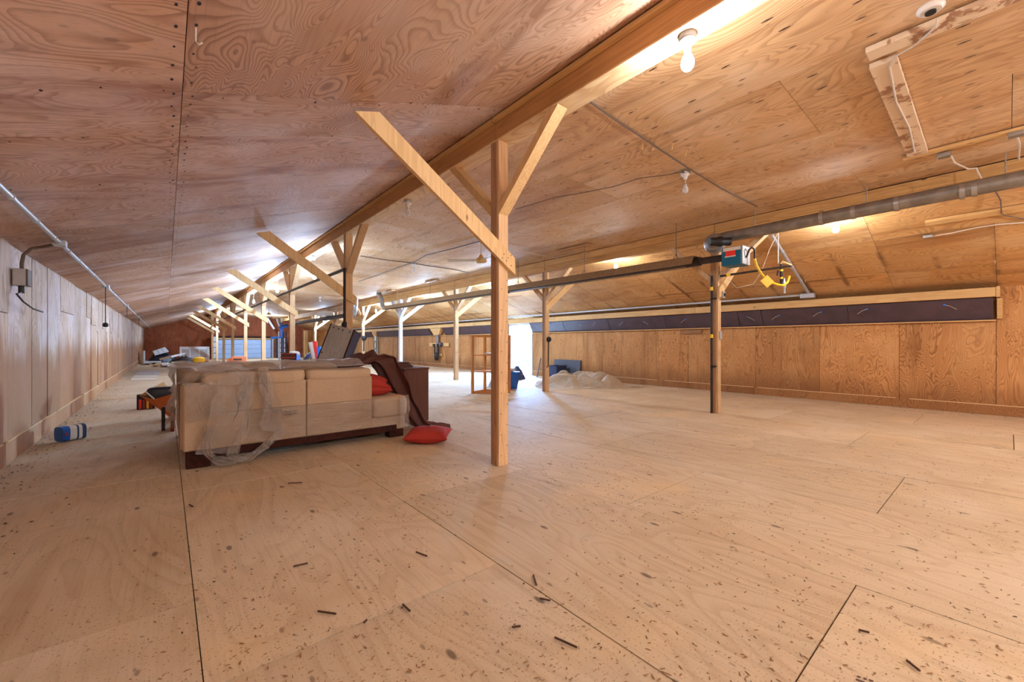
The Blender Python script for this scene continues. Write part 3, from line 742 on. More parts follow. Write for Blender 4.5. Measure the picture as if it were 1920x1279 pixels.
# cushions
def pillow(mb, c, ax, ay, az, n=18, puff=1.0, seed=0):
    c, ax, ay, az = map(Vector, (c, ax, ay, az)); V = []; k = n+1
    for s_ in (1, -1):
        for i in range(k):
            for j in range(k):
                u, v = -1+2*i/n, -1+2*j/n; e = max(0, (1-u*u)*(1-v*v))**.42
                pin = 1-.10*(1-abs(u)**2)*(abs(v)**3); pin2 = 1-.10*(1-abs(v)**2)*(abs(u)**3)
                w_ = nz(u*2.2+seed, v*2.2, s_)*.12*e
                V.append(c+ax*u*pin2+ay*v*pin+az*s_*(e*puff+w_))
    F = []
    for s_ in (0, 1):
        o = s_*k*k
        for i in range(n):
            for j in range(n):
                f = (o+i*k+j, o+(i+1)*k+j, o+(i+1)*k+j+1, o+i*k+j+1); F.append(f if s_ == 0 else tuple(reversed(f)))
    return mb.add(V, F, True)
pc = Vector((2.42, 4.47, .085))
solo('red_cushion', pillow(MB(), pc, Vector((C_,-S_,0))*.26, Vector((S_,C_,.06))*.22, Vector((0,0,.088)), seed=3), M['red'], 'red cushion lying on the floor at the foot of the sofa', 'cushion')
solo('red_cushion', pillow(MB(), (2.06, 5.24, .588), Vector((.22,-.06,.0)), Vector((.08,.2,.0)), Vector((0,0,.075)), seed=5), M['red'], 'red cushion lying flat on the sofa seat, lower of two', 'cushion')
solo('red_cushion', pillow(MB(), (2.01, 5.25, .70), Vector((.22,-.05,-.05)), Vector((.07,.18,.03)), Vector((.02,0,.075)), seed=8), M['red'], 'red cushion on the sofa seat, upper of two', 'cushion')
# brown drape over the right end
def dpath(u):
    P = [(1.60,5.85,.80),(1.90,5.68,.92),(2.12,5.58,.985),(2.24,5.52,.93),(2.33,5.48,.76),(2.42,5.42,.57),(2.50,5.36,.36),(2.62,5.18,.10),(2.78,5.06,.035),(2.95,4.98,.03)]
    n = len(P)-1; i = min(int(u*n), n-1); f = u*n-i; return Vector(P[i]).lerp(Vector(P[i+1]), f)
def dr_(u, v):
    p = dpath(u); d = Vector((.13-.04*u,-.26+.10*u,0)); k = (v-.5)*2
    fold = math.sin(v*13+u*4+3*nz(u*3,v*2,1))*.05*(1-.4*u)
    q = p+d*k*(1.0 if u < .55 else 1.0-.5*(u-.55))
    q += Vector((fold*.8+nz(u*9,v*5,8)*.03, fold*.5+nz(u*8,v*7,5)*.03, fold+nz(u*6,v*5,3)*.10*(1-.7*u)+abs(nz(u*12,v*10,6))*.04*(1-.6*u)))
    q.z = max(q.z, .012+.01*abs(nz(u*9,v*9,2)));  return q
solo('brown_drape', MB().grid(64, 44, dr_, th=.004), M['drape'], 'brown cloth heaped over the right end of the sofa and trailing to the floor', 'cloth')
solo('drape', MB().grid(20, 14, lambda u, v: (2.62+u*.34, 5.0-u*.10+(v-.5)*.3*(1-.4*u), .012+.022*abs(math.sin(v*9+u*4))*(1-u*.5)), th=.004), M['black'], 'black cloth end lying flat beside the floor cushion', 'cloth')
# dark cabinet
cb = thing('dark_cabinet', 'dark brown wooden cabinet standing behind the right end of the sofa', 'cabinet', (2.9, 5.75, 0))
obj('side_panel', MB().cbox(2.58, 2.96, 5.46, 5.49, .05, .80, .002), M['wenge'], cb)
obj('side_panel', MB().cbox(2.58, 2.96, 6.16, 6.19, .05, .80, .002), M['wenge'], cb)
obj('back_panel', MB().box(2.945, 2.96, 5.49, 6.16, .05, .79), M['wenge'], cb)
obj('top', MB().cbox(2.565, 2.97, 5.455, 6.2, .80, .825, .003), M['wenge'], cb)
obj('shelf', MB().box(2.59, 2.945, 5.49, 6.16, .40, .42), M['wenge'], cb)
obj('bottom', MB().box(2.59, 2.945, 5.49, 6.16, .06, .085), M['wenge'], cb)
for a, b in ((2.60,5.47),(2.9,5.47),(2.6,6.13),(2.9,6.13)): obj('leg', MB().cbox(a, a+.04, b, b+.04, 0, .06, .003), M['steel'], cb)
for k in range(3):
    solo('dark_board', MB().cbox(2.50+.012*k, 2.84-.02*k, 5.72+.02*k, 6.08, .8265+.024*k, .849+.024*k, .002), M['wenge'],
         ['bottom', 'middle', 'top'][k]+' dark wooden board of the small stack on the cabinet', 'board', 'boards on the cabinet')
# leaning bookcase, its back to the camera
bk = thing('bookcase', 'tall bookcase leaning on the second post, grey back and mahogany side', 'bookcase', (1.95, 6.6, 0))
yb = 6.75
tl, tr_, br = at(623,607,Y=yb), at(655,600,Y=yb), at(610,700,Y=yb-.2)
e_up = (at(622,607,Y=yb)-at(585,702,Y=yb)).normalized()
o_ = at(585,702,Y=yb); e_r = Vector((.80,-.60,-.05)); e_r = (e_r-e_up*e_r.dot(e_up)).normalized(); e_n = e_up.cross(e_r)
if e_n.y < 0: e_n = -e_n
Lh = (at(622,607,Y=yb)-o_).length
down = o_.z/e_up.z; o0 = o_-e_up*(down-.02)
H_ = Lh+down-.02; W_ = .36; D_ = .30
def bb(u0,u1,v0,v1,w0,w1): 
    m = MB(); c = o0+e_up*((u0+u1)/2)+e_r*((v0+v1)/2)+e_n*((w0+w1)/2)
    return m.obox(c, e_up*(u1-u0)/2, e_r*(v1-v0)/2, e_n*(w1-w0)/2)
obj('back_panel', bb(0,H_,0,W_,0,.008), M['bookback'], bk)
obj('side_panel', bb(-.002,H_+.0,W_-.006,W_+.018,-.006,D_), M['mahog'], bk)
obj('side_panel', bb(-.002,H_,-.018,.0,.0,D_), M['mahog'], bk)
for u in (.0, H_*.33, H_*.66, H_-.02): obj('shelf', bb(u,u+.02,0,W_-.006,.01,D_-.01), M['mahog'], bk)
for u, v in ((H_-.05,.05),(H_-.05,.13),(H_-.05,.20),(H_-.05,.31),(H_*.6,.34),(H_*.35,.34),(H_*.7,.02)): obj('nail_head', bb(u-.012,u+.012,v-.008,v+.008,-.003,.001), M['nail'], bk)

# open carton with books left of the sofa
ct = thing('cardboard_box', 'tilted open cardboard box holding dark things, left of the sofa', 'box', (-.05, 8.2, 0))
p0 = at(318,772,Z=0)
a0 = Vector((-.42, 8.55, .36)); a1 = Vector((.02, 8.0, .0)); 
bx = [at(262,742,Y=8.3), at(306,772,Y=8.15), at(322,735,Y=8.1), at(288,748,Y=8.2)]
def quad(pts, n, t): 
    n = Vector(n).normalized(); return MB().hexa([Vector(p) for p in pts]+[Vector(p)+n*t for p in pts])
obj('front_wall', quad([at(262,741,Y=8.3), at(307,773,Y=8.2), at(324,760,Y=8.15), at(324,734,Y=8.15), at(289,748,Y=8.2)][:4]+[], (0,1,0), .006) if False else quad([at(262,742,Y=8.3), at(306,773,Y=8.2), at(326,738,Y=8.15), at(288,749,Y=8.2)], (.1,1,.1), .006), M['cardo'], ct)
obj('front_lower_wall', quad([at(300,768,Y=8.21), at(328,790,Y=8.15), at(328,738,Y=8.15), at(310,745,Y=8.18)], (.1,1,.1), .006), M['cardo'], ct)
obj('back_wall', quad([at(262,741,Y=8.31), at(307,716,Y=8.75), at(316,729,Y=8.75), at(288,744,Y=8.45)], (.1,1,.1), .006), M['card'], ct)
obj('flap', quad([at(271,735,Y=8.25), at(289,750,Y=8.12), at(290,747,Y=8.12), at(273,733,Y=8.25)], (.1,1,.1), .006), M['lab'], ct)
pc_ = at(305,737,Y=8.45)
obj('contents', cushion(MB(), pc_.x-.19, pc_.x+.22, 8.32, 8.6, pc_.z-.12, pc_.z+.10, 0, 4, 5), M['dkbag'], ct)
obj('bottom', quad([at(306,774,Y=8.2), at(328,792,Y=8.15), at(330,780,Y=8.6), at(310,766,Y=8.6)], (0,0,1), .006), M['cardo'], ct)
bs = thing('book_stand', 'small black box of books under the tilted carton', 'box', (-.22, 8.95, 0))
q0 = at(256,769,Z=0)
obj('case', MB().cbox(q0.x, q0.x+.24, q0.y+.02, q0.y+.2, 0, .26, .003), M['black'], bs)
for k, (cc, hh) in enumerate((('redlab',.18),('rustb',.17),('ytag',.17),('rustb',.18))):
    obj('book', MB().box(q0.x+.03+.05*k, q0.x+.065+.05*k, q0.y+.004, q0.y+.019, .012, hh), M[cc], bs)
solo('white_book', MB().cbox(q0.x+.25, q0.x+.27, q0.y+.02, q0.y+.16, 0, .17, .002), M['lab'], 'pale thin book upright beside the black box of books', 'book')
solo('red_board', MB().cbox(.045, .085, 7.15, 7.6, 0, .34, .003), M['rustb'], 'red-brown board on edge just left of the sofa', 'board')
solo('black_bar', MB().cbox(-.05, -.01, 7.3, 7.36, 0, .32, .003), M['black'], 'short black bar upright beside the sofa', 'bar')
# tub lying on its side
tb = thing('plastic_tub', 'blue and white plastic tub lying on its side by the left wall', 'tub', (-.85, 7.28, 0))
t0, t1 = Vector((-.945, 7.19, 0)), Vector((-.76, 7.33, 0)); td = (t1-t0).normalized(); tl_ = (t1-t0).length; tn = Vector((-td.y, td.x, 0))
def tubseg(a, b, mat, name, ra, rb, ex=0):
    pts = []
    for s_, r in ((a, ra), (b, rb)):
        c = t0+td*tl_*s_
        for k in range(16):
            an = 2*math.pi*k/16; cx_, cz_ = math.cos(an), math.sin(an)
            pw = lambda v: math.copysign(abs(v)**.5, v)
            pts.append(c+tn*(.065+pw(cx_)*r)+Vector((0,0,.0955+ex+pw(cz_)*(r+.012)*(1 if True else 0))))
    F = [(k, (k+1) % 16, 16+(k+1) % 16, 16+k) for k in range(16)]+[tuple(reversed(range(16))), tuple(range(16,32))]
    obj(name, MB().add(pts, F), mat, tb)
tubseg(0, .10, M['blueb'], 'base', .074, .075); tubseg(.10, .30, M['blueb'], 'end_band', .075, .0765); tubseg(.30, .58, M['lab'], 'label', .0765, .078)
tubseg(.58, .66, M['navy'], 'stripe', .078, .079); tubseg(.66, .80, M['lab'], 'label', .079, .08); tubseg(.80, .97, M['navy'], 'body', .08, .081); tubseg(.97, 1.0, M['lab'], 'rim', .0815, .0815)
c_ = t0+td*tl_*.13-tn*.0125
obj('emblem', MB().obox(c_+Vector((0,0,.095)), td*.014, tn*.002, Vector((0,0,.018))), M['rustb'], tb)

# pale panels lying on the floor, left
for k, (a, b, c, d) in enumerate(([(260,696),(299,696),(297,704),(252,704)], [(252,704.4),(297,704.4),(296,708),(248,708)], [(247,708.6),(295,708.6),(293,712.5),(244,714)])):
    P4 = [at(*q, Z=.002) for q in (d, c, b, a)]
    m = MB().hexa(P4+[p+Vector((0,0,.014)) for p in P4])
    solo('floor_board', m, M['greyp'] if k == 0 else M['lab'], ['large pale board lying on the floor along the left wall', 'narrow pale board between the two on the left floor', 'cream board at the near edge of the left floor boards'][k], 'board', 'boards lying left of the sofa')

# ------------------------------------------------------------------ right middle: shelf frame, bins, plastic
sh = thing('shelf_frame', 'narrow orange pine shelf frame standing empty beside the nearest post', 'shelf', (5.75, 7.8, 0))
c0, c1 = at(893,738,Z=0), at(904,739,Z=0)
sx0, sy0 = 5.55, 8.02; dR = Vector((.42,-.62,0)).normalized(); 
A_ = Vector((5.52, 8.06, 0)); B_ = Vector((5.98, 8.20, 0)); C2 = A_+Vector((.34,-.52,0)); D2 = B_+Vector((.34,-.52,0))
def upr(p, h=1.37): return MB().cbox(p.x-.024, p.x+.024, p.y-.03, p.y+.03, 0, h, .003)
for p in (A_, B_, C2, D2): obj('upright', upr(p), M['shelfw'], sh)
for z in (.03, .52, .90, 1.345):
    obj('shelf_board' if .3 < z < 1 else 'rail', MB().add([p+Vector((0,0,z+dz)) for dz in (-.012,.012) for p in (A_, C2, D2, B_)], [(3,2,1,0),(4,5,6,7),(0,1,5,4),(1,2,6,5),(2,3,7,6),(3,0,4,7)]) if .3 < z < 1 else
        MB().board(A_+Vector((0,0,z)), C2+Vector((0,0,z)), .045, .03, (0,0,1)).board(B_+Vector((0,0,z)), D2+Vector((0,0,z)), .045, .03, (0,0,1)).board(A_+Vector((0,0,z)), B_+Vector((0,0,z)), .045, .03, (0,0,1)).board(C2+Vector((0,0,z)), D2+Vector((0,0,z)), .045, .03, (0,0,1)), M['shelfw'], sh)
ps = (A_+D2)/2
solo('paper_bundle', cushion(MB(), ps.x-.16, ps.x+.16, ps.y-.12, ps.y+.12, .913, .955, 0, 3, 3), M['lab'], 'pale bundle lying on the upper board of the shelf frame', 'bundle')
def bin_(name, label, c, w_, d_, h, mat, rim=True, lid=None, tw=.8):
    t = thing(name, label, 'bin', (c[0], c[1], 0)); x, y = c[0], c[1]
    a, b = w_/2, d_/2
    m = MB(); 
    lo = [(x-a*tw,y-b*tw,.0),(x+a*tw,y-b*tw,.0),(x+a*tw,y+b*tw,.0),(x-a*tw,y+b*tw,.0)]; hi = [(x-a,y-b,h),(x+a,y-b,h),(x+a,y+b,h),(x-a,y+b,h)]
    ih = [(x-a+.01,y-b+.01,h),(x+a-.01,y-b+.01,h),(x+a-.01,y+b-.01,h),(x-a+.01,y+b-.01,h)]; il = [(p[0]*.98+x*.02,p[1]*.98+y*.02,.02) for p in lo]
    m.add(lo+hi+ih+il, [(3,2,1,0),(0,1,5,4),(1,2,6,5),(2,3,7,6),(3,0,4,7),(4,5,9,8),(5,6,10,9),(6,7,11,10),(7,4,8,11),(8,9,13,12),(9,10,14,13),(10,11,15,14),(11,8,12,15),(12,13,14,15)])
    obj('tub', m, mat, t); r = MB()
    for p, q in zip(hi, hi[1:]+hi[:1]): r.board(Vector(p), Vector(q), .035, .03, (0,0,1))
    obj('rim', r, lid or mat, t); return t
bin_('storage_bin', 'blue storage bin on the floor behind the shelf frame', (6.75, 8.35), .62, .42, .42, M['blueb'])
solo('folded_sheet', cushion(MB(), 6.45, 7.0, 8.15, 8.5, .44, .54, 0, 2, 3), M['greyp'], 'grey folded sheet lying on top of the blue bin', 'cloth')
bin_('storage_bin', 'dark navy bin by the right wall, in front of the leaning board', (9.98, 9.62), .48, .42, .43, M['navy'])
solo('grey_sheet', MB().hexa([(10.30,8.95,.0),(10.33,8.95,.0),(10.33,10.15,.0),(10.30,10.15,.0),(10.39,8.95,.62),(10.42,8.95,.62),(10.42,10.15,.62),(10.39,10.15,.62)]), M['slate'], 'dark grey sheet leaning on the right wall behind the navy bin', 'sheet')
solo('dark_stick', MB().tube([at(1007,707,Z=.02), at(1014,672,X=10.36)], .016, 8), M['navy'], 'dark thin stick leaning on the right wall just right of the doorway', 'stick')
solo('pink_stick', MB().board(at(981,703,X=10.52)+Vector((0,.0,0)), at(973,672,X=10.45), .05, .03, (0,1,0)), M['pink'], 'pink painted stick leaning in the open doorway', 'stick')
def heap(name, label, mat, c, rx, ry, h, seed, ang=0, n=64, cat='plastic sheet', f=2.3, crease=0):
    cr_ = random.Random(int(seed*10)); folds = [(cr_.uniform(0,3.14), cr_.uniform(1.3,5.5), cr_.uniform(0,1)) for _ in range(7)]
    ca, sa = math.cos(ang), math.sin(ang)
    def fn(u, v):
        x, y = (u-.5)*2, (v-.5)*2; r = math.sqrt(x*x+y*y); e = max(0, 1-r**2.2) if r < 1 else 0
        k = nz(x*f*.8+seed, y*f*.8, 0); k2 = 1-2.2*abs(nz(x*f*.9+seed+k*.6, y*f*1.2+k*.5, 3)); k3 = 1-2*abs(nz(x*f*2+seed, y*f*2+k, 6))
        z = h*(e**.6)*(.48+.5*k+.30*max(0,k2)**1.5+.12*(1-2*abs(nz(x*6+seed,y*4+k,2)))+.05*k3)+.004
        if crease:
            wx, wy = x+.18*nz(x*2.2+seed,y*2.2,4), y+.18*nz(x*2.2,y*2.2+seed,5); q = 0
            for a_, k_, ph in folds:
                tt = (wx*math.cos(a_)+wy*math.sin(a_))*k_/2+ph; q += (abs((tt % 1)*2-1)-.5)/k_**.7
            z = h*(e**.5)*max(.06, .50+.42*k+.62*q)+.004
        xx, yy = x*rx*(1+.18*nz(x*2+seed,y*2,7)), y*ry*(1+.18*nz(x*2,y*2+seed,9))
        return (c[0]+ca*xx-sa*yy, c[1]+sa*xx+ca*yy, max(.004, z))
    return solo(name, MB().grid(n, n, fn), mat, label, cat)
heap('plastic_sheet', 'heap of crumpled milky plastic sheeting on the floor by the right wall', M['sheet'], (8.95, 7.75), 1.25, .95, .46, 4.3, -.42, 110, crease=1)
solo('plastic_scrap', MB().grid(14, 10, lambda u, v: (9.55+u*.32, 6.35+v*.2-.1*u, .01+.05*abs(nz(u*4,v*4,2)))), M['sheet'], 'small scrap of white plastic right of the sheeting heap', 'plastic scrap')
heap('plastic_bag', 'pale full plastic sack on the floor left of the doorway', M['greyp'], (7.0, 8.85), .36, .30, .42, 9.1, .2, 30, 'sack')
heap('plastic_bag', 'dark grey sack slumped by the doorway', M['navy'], (8.75, 10.4), .42, .35, .42, 2.7, .2, 30, 'sack')
# white sheeting far behind post, pale cloth
heap('white_cloth', 'white cloth bundle on the floor behind the second left post', M['white'], (6.2, 19.0), .75, .5, .5, 6.1, .3, 28, 'cloth')

# ------------------------------------------------------------------ right wall fittings
hd = thing('header_board', 'long pine header board along the top of the right wall', 'board', (10.2, 12, 1.92))
y = .13
while y < YF-.2:
    e = min(y+4.88, YF-.1); obj('header_plank', MB().cbox(10.12, 10.16, y+.002, e-.002, 1.925, 2.075, .004), M['header'], hd); y = e
obj('end_cap', MB().cbox(10.115, 10.44, .085, .128, 1.915, 2.085, .004), M['header'], hd)
obj('end_bracket', MB().hexa([(10.18,.06,1.90),(10.44,.06,1.90),(10.44,.12,1.90),(10.18,.12,1.90),(10.36,.06,1.58),(10.44,.06,1.58),(10.44,.12,1.58),(10.36,.12,1.58)][4:]+[(10.18,.06,1.90),(10.44,.06,1.90),(10.44,.12,1.90),(10.18,.12,1.90)]), M['header'], hd)
obj('sill_strip', MB().box(10.36, 10.438, .13, DY0-.12, 1.545, 1.565), M['header'], hd)
obj('sill_strip', MB().box(10.36, 10.438, DY1+.2, YF-.1, 1.545, 1.565), M['header'], hd)
segs = []; y = .15
cuts = [.15, 2.02, 3.55, 4.05, 5.9, 7.75, 9.6, 11.25]; far = [12.75, 14.6, 16.1, 17.5]; far2 = [18.8, 20.4, 22.3, 24.3, 25.6]; far3 = [26.6, 29, 32, 35, 38.4]
FL = ['dark vent flap panel at the near right corner end of the strip', 'dark vent flap panel to the right of the heater post, second from the corner', 'short dark vent flap panel directly behind the heater post',
      'dark vent flap panel just left of the heater post', 'dark vent flap panel above the bare wall between the two right posts', 'bluish vent flap panel above the plastic sheet heap', 'bluish vent flap panel at the edge of the open doorway']
FL += [f'{o_} dark vent flap panel beyond the open doorway' for o_ in ('first','second','third')]
FL += [f'{o_} dark vent flap panel past the tool board' for o_ in ('first','second','third','fourth')]
FL += [f'{o_} dark vent flap panel past the pale green wall post' for o_ in ('first','second','third','fourth')]
np_ = 0
for L_ in (cuts, far, far2, far3):
    for a, b in zip(L_[:-1], L_[1:]):
        np_ += 1
        p = thing('vent_panel', FL[np_-1], 'panel', (10.3, (a+b)/2, 1.57), 'vent flap panels on the right wall')
        P4 = [(10.40,a+.006,1.57),(10.40,b-.006,1.57),(10.19,b-.006,1.915),(10.19,a+.006,1.915)]
        obj('flap', MB().hexa([Vector(q) for q in P4]+[Vector(q)+Vector((.012,0,.008)) for q in P4]), M['bluepanel'], p)
        if a < 11:
            n = max(1, int((b-a)/.75))
            for k in range(n):
                yy = a+(k+.5)*(b-a)/n+rnd.uniform(-.2,.2); zz = rnd.uniform(1.78,1.86); xx = 10.40-(zz-1.57)/.345*.21-.004
                pn = obj('pin', MB().lathe((xx,yy,zz), [(.001,0),(.018,.004),(.016,.012),(.006,.02)], 10, (-1,0,-.5)), M['bluep'], p)
                dd = rnd.choice((-1,1)); obj('thread', MB().tube([(xx-.01,yy,zz),(xx-.02,yy+dd*.07,zz-.03),(xx+.0,yy+dd*.15,zz-.09)], .0035, 5), M['cable'], pn)
# wall posts and brackets in the flap gaps
def wallpost(label, yy, mat, bracket=True):
    t = thing('wall_post', label, 'post', (10.33, yy, 0)); obj('stud', MB().cbox(10.26, 10.425, yy-.1, yy+.1, 0, 1.9, .004), mat, t)
    if bracket: obj('gusset', MB().hexa([(10.24,yy-.24,1.62),(10.40,yy-.24,1.62),(10.40,yy+.24,1.62),(10.24,yy+.24,1.62),(10.17,yy-.42,1.92),(10.40,yy-.42,1.92),(10.40,yy+.42,1.92),(10.17,yy+.42,1.92)]), M['beam'], t)
wallpost('pale green wall post on the right wall, left of the whitewashed post', 25.95, M['mint'])
# tool board on the right wall
tw_ = thing('tool_board', 'pale board with tools hanging on the right wall, left of the shelf frame', 'tool rack', (10.38, 18.1, .3))
obj('board', MB().cbox(10.37, 10.41, 17.15, 19.05, 1.02, 1.20, .004), M['header'], tw_)
obj('lower_board', MB().cbox(10.37, 10.41, 17.8, 18.6, .56, .66, .004), M['header'], tw_)
obj('upright', MB().cbox(10.31, 10.37, 18.05, 18.25, .5, 1.9, .004), M['duct'], tw_)
obj('pulley', MB().lathe((10.30,18.15,.52), [(.05,0),(.2,.02),(.2,.06),(.05,.08)], 16, (-1,0,0)), M['iron'], tw_)
obj('belt', MB().tube([(10.26,18.02,1.15),(10.26,17.98,.8),(10.26,18.0,.55),(10.26,18.15,.40),(10.26,18.3,.55),(10.26,18.32,1.1)], .035, 6), M['black'], tw_)
obj('wheel', MB().lathe((10.34,17.75,1.12), [(.04,0),(.11,.01),(.11,.05),(.03,.07)], 14, (-1,0,0)), M['navy'], tw_)
obj('bracket', MB().hexa([(10.34,18.5,.98),(10.37,18.5,.98),(10.37,18.56,.98),(10.34,18.56,.98),(10.34,18.4,1.14),(10.37,18.4,1.14),(10.37,18.7,1.14),(10.34,18.7,1.14)]), M['iron'], tw_)
obj('gusset', MB().hexa([(10.26,17.9,1.6),(10.38,17.9,1.6),(10.38,18.4,1.6),(10.26,18.4,1.6),(10.18,17.6,1.92),(10.38,17.6,1.92),(10.38,18.7,1.92),(10.18,18.7,1.92)]), M['header'], tw_)
# wall notch board
solo('wall_batten', MB().cbox(10.40, 10.43, 4.98, 5.55, 1.42, 1.53, .003), M['kickr'], 'short brown batten high on the right wall below the vent flaps', 'batten')
# conduit along the header
cn = thing('steel_conduit', 'grey conduit running along the right slope above the header and up to the beam', 'conduit', (10.0, 6, 2.1))
obj('pipe', MB().tube([(10.02,2.72,2.165),(10.02,14,2.165),(10.02,30,2.165)], .022), M['conduit'], cn)
e0, e1 = at(1523,555,P=(PR[0]-.04,PR[1])), at(1447,440,P=(PR[0]-.06,PR[1]))
obj('junction_box', MB().cbox(9.96, 10.08, 2.50, 2.74, 2.10, 2.19, .008), M['conduit'], cn)
obj('sloping_pipe', MB().tube([(10.0,2.6,2.20),(e1.x,e1.y,e1.z)], .026), M['conduit'], cn)
for f in (.25,.5,.75):
    q = Vector((10.0,2.6,2.20)).lerp(e1, f); obj('strap', MB().lathe(q, [(.032,-.012),(.032,.012)], 10, e1-Vector((10.0,2.6,2.2))), M['steel'], cn)
# ------------------------------------------------------------------ tube heater, duct, gas line
TX, TZ = 6.62, 2.50
ht = thing('tube_heater', 'long suspended tube heater with dark pipe, reflector and teal burner box', 'heater', (TX, 8, TZ))
tn0, tf0 = Vector((TX, 2.95, 2.50)), Vector((TX, 15.6, 2.545))
obj('heater_tube', MB().tube([tn0+Vector((0,-.25,0)), tf0], .055, 12), M['tubem'], ht)
m = MB()
prof = [(-.17,-.06),(-.09,.075),(.09,.075),(.17,-.06)]
V = []; 
for yy, zz in ((3.25, 2.52), (15.55, 2.565)):
    for a, b in prof: V.append((TX+a, yy, zz+b))
    for a, b in prof: V.append((TX+a*.97, yy, zz+b-.006))
F = [(0,1,9,8),(1,2,10,9),(2,3,11,10),(4,12,13,5),(5,13,14,6),(6,14,15,7),(0,8,12,4),(3,7,15,11),(0,4,5,1),(1,5,6,2),(2,6,7,3),(8,9,13,12),(9,10,14,13),(10,11,15,14)]
obj('reflector', MB().add(V, F), M['reflect'], ht)
for yy in (3.3, 8.2): obj('coupling', MB().lathe((TX,yy,2.505), [(.07,-.12),(.07,.12)], 14, (0,1,0)), M['iron'], ht)
bxo = thing('burner', 'x', 'y', (0,0,0)); bpy.data.objects.remove(bxo)
bc = at(1381,488,X=TX)
bw = .145; 
bbx = obj('burner_box', MB().cbox(TX-.13, TX+.15, 2.52, 2.80, 2.35, 2.62, .008), M['heater'], ht)
obj('burner_end', MB().cbox(TX-.12, TX+.15, 2.500, 2.52, 2.355, 2.625, .004), M['steel'], bbx)
obj('burner_band', MB().box(TX-.134, TX-.129, 2.525, 2.775, 2.565, 2.615), M['lab'], bbx)
obj('warning_label', MB().box(TX-.135, TX-.130, 2.60, 2.74, 2.49, 2.565), M['redlab'], bbx)
obj('label_edge', MB().box(TX-.1345, TX-.1295, 2.595, 2.75, 2.473, 2.495), M['lab'], bbx)
obj('inlet_pipe', MB().tube([(TX-.02,2.49,2.45),(TX-.02,2.45,2.56),(TX+.03,2.43,2.60),(TX+.1,2.42,2.57),(TX+.1,2.42,2.44)], .014, 8), M['iron'], ht)
hs_ = obj('yellow_hose', MB().tube([(TX+.1,2.42,2.44),(TX+.12,2.40,2.33),(TX+.18,2.36,2.22),(TX+.26,2.32,2.14),(TX+.40,2.28,2.09),(TX+.55,2.26,2.075),(TX+.68,2.22,2.07),(TX+.76,2.19,2.12),(TX+.78,2.17,2.22)], .017, 8), M['yellow'], ht)
obj('hose_tag', MB().obox((TX+.24,2.30,2.10), Vector((.05,-.03,.045)), Vector((.002,.004,0)), Vector((.045,-.03,-.05))), M['ytag'], hs_)
fan_c = Vector((TX-.02, 2.93, 2.76))
obj('blower', MB().lathe((TX+.14,3.02,2.78), [(.03,-.07),(.15,-.06),(.165,0),(.15,.06),(.04,.07)], 20, (1,.35,0)), M['galv'], ht)
obj('blower_motor', MB().lathe((TX-.05,2.88,2.755), [(.06,-.14),(.065,-.02),(.075,.0),(.075,.05),(.062,.07),(.062,.18)], 16, (.75,-.65,0)), M['black'], ht)
for yy in (3.6, 5.6, 7.7, 9.9, 12.1, 14.6):
    zt = zm(TX); obj('hanger_wire', MB().tube([(TX,yy,2.62),(TX,yy,zt-.01)], .006, 5), M['cabled'], ht)
    obj('hanger_hook', MB().tube([(TX-.1,yy,2.58),(TX,yy,2.70),(TX+.1,yy,2.58)], .006, 5), M['cabled'], ht)
obj('exhaust_elbow', MB().tube([(TX,15.55,2.56),(TX,15.85,2.58),(TX,15.98,2.68),(TX,16.05,2.85),(TX,16.15,3.0),(TX,16.3,3.13),(TX,16.4,3.2)], .09, 12), M['galv'], ht)
for yy0, yy1, lb in ((5.45,6.3,'nearest'), (11.6,12.3,'middle'), (14.9,15.5,'furthest')):
    solo('hanger_plank', MB().cbox(TX-.09, TX+.05, yy0, yy1, zm(TX)-.045, zm(TX)-.013, .003), M['beam'], lb+' short brown plank screwed to the ceiling above the tube heater', 'plank', 'planks above the tube heater')
# far second tube heater
h2 = thing('tube_heater', 'far suspended tube heater with pale burner box, seen left of the bookcase', 'heater', (6.5, 24, 2.5))
obj('heater_tube', MB().tube([(6.5,19.2,2.44),(6.5,31,2.44)], .06, 10), M['tubem'], h2)
obj('reflector', MB().hexa([(6.33,19.3,2.44),(6.67,19.3,2.44),(6.67,31,2.44),(6.33,31,2.44),(6.41,19.3,2.57),(6.59,19.3,2.57),(6.59,31,2.57),(6.41,31,2.57)]), M['tubem'], h2)
obj('burner_box', MB().cbox(6.15,6.62,22.4,23.4,2.60,2.84,.01), M['lab'], h2)
obj('exhaust_elbow', MB().tube([(6.5,18.9,2.5),(6.5,18.75,2.65),(6.5,18.7,2.9),(6.5,18.65,3.2)], .10, 12), M['galv'], h2)
for yy in (20.5,23,26): obj('hanger_wire', MB().tube([(6.5,yy,2.57),(6.5,yy,zm(6.5)-.01)], .008, 5), M['cable'], h2)
# grey exhaust duct along the right beam
dc = thing('exhaust_duct', 'dull grey round duct hanging along the right beam toward the near wall', 'duct', (6.8, 1, 2.8))
dpts = [(TX+.22,3.02,2.86),(6.80,2.85,2.86),(6.82,2.5,2.865),(6.82,1.6,2.875),(6.82,.5,2.885),(6.82,-1.5,2.90),(6.82,-5.8,2.92)]
obj('duct_pipe', MB().tube(dpts, .085, 14), M['duct'], dc)
for yy, rr in ((1.62,.094),(1.28,.092),(.87,.09),(.33,.092),(.24,.088)): obj('duct_band', MB().lathe((6.82,yy,2.877), [(rr,-.022),(rr,.022)], 16, (0,1,0)), M['galv'], dc)
for yy in (2.45, 1.15, .02): obj('strap', MB().tube([(6.82-.0,yy,2.96),(6.82,yy,zm(6.82)-.012)], .006, 5), M['galv'], dc)
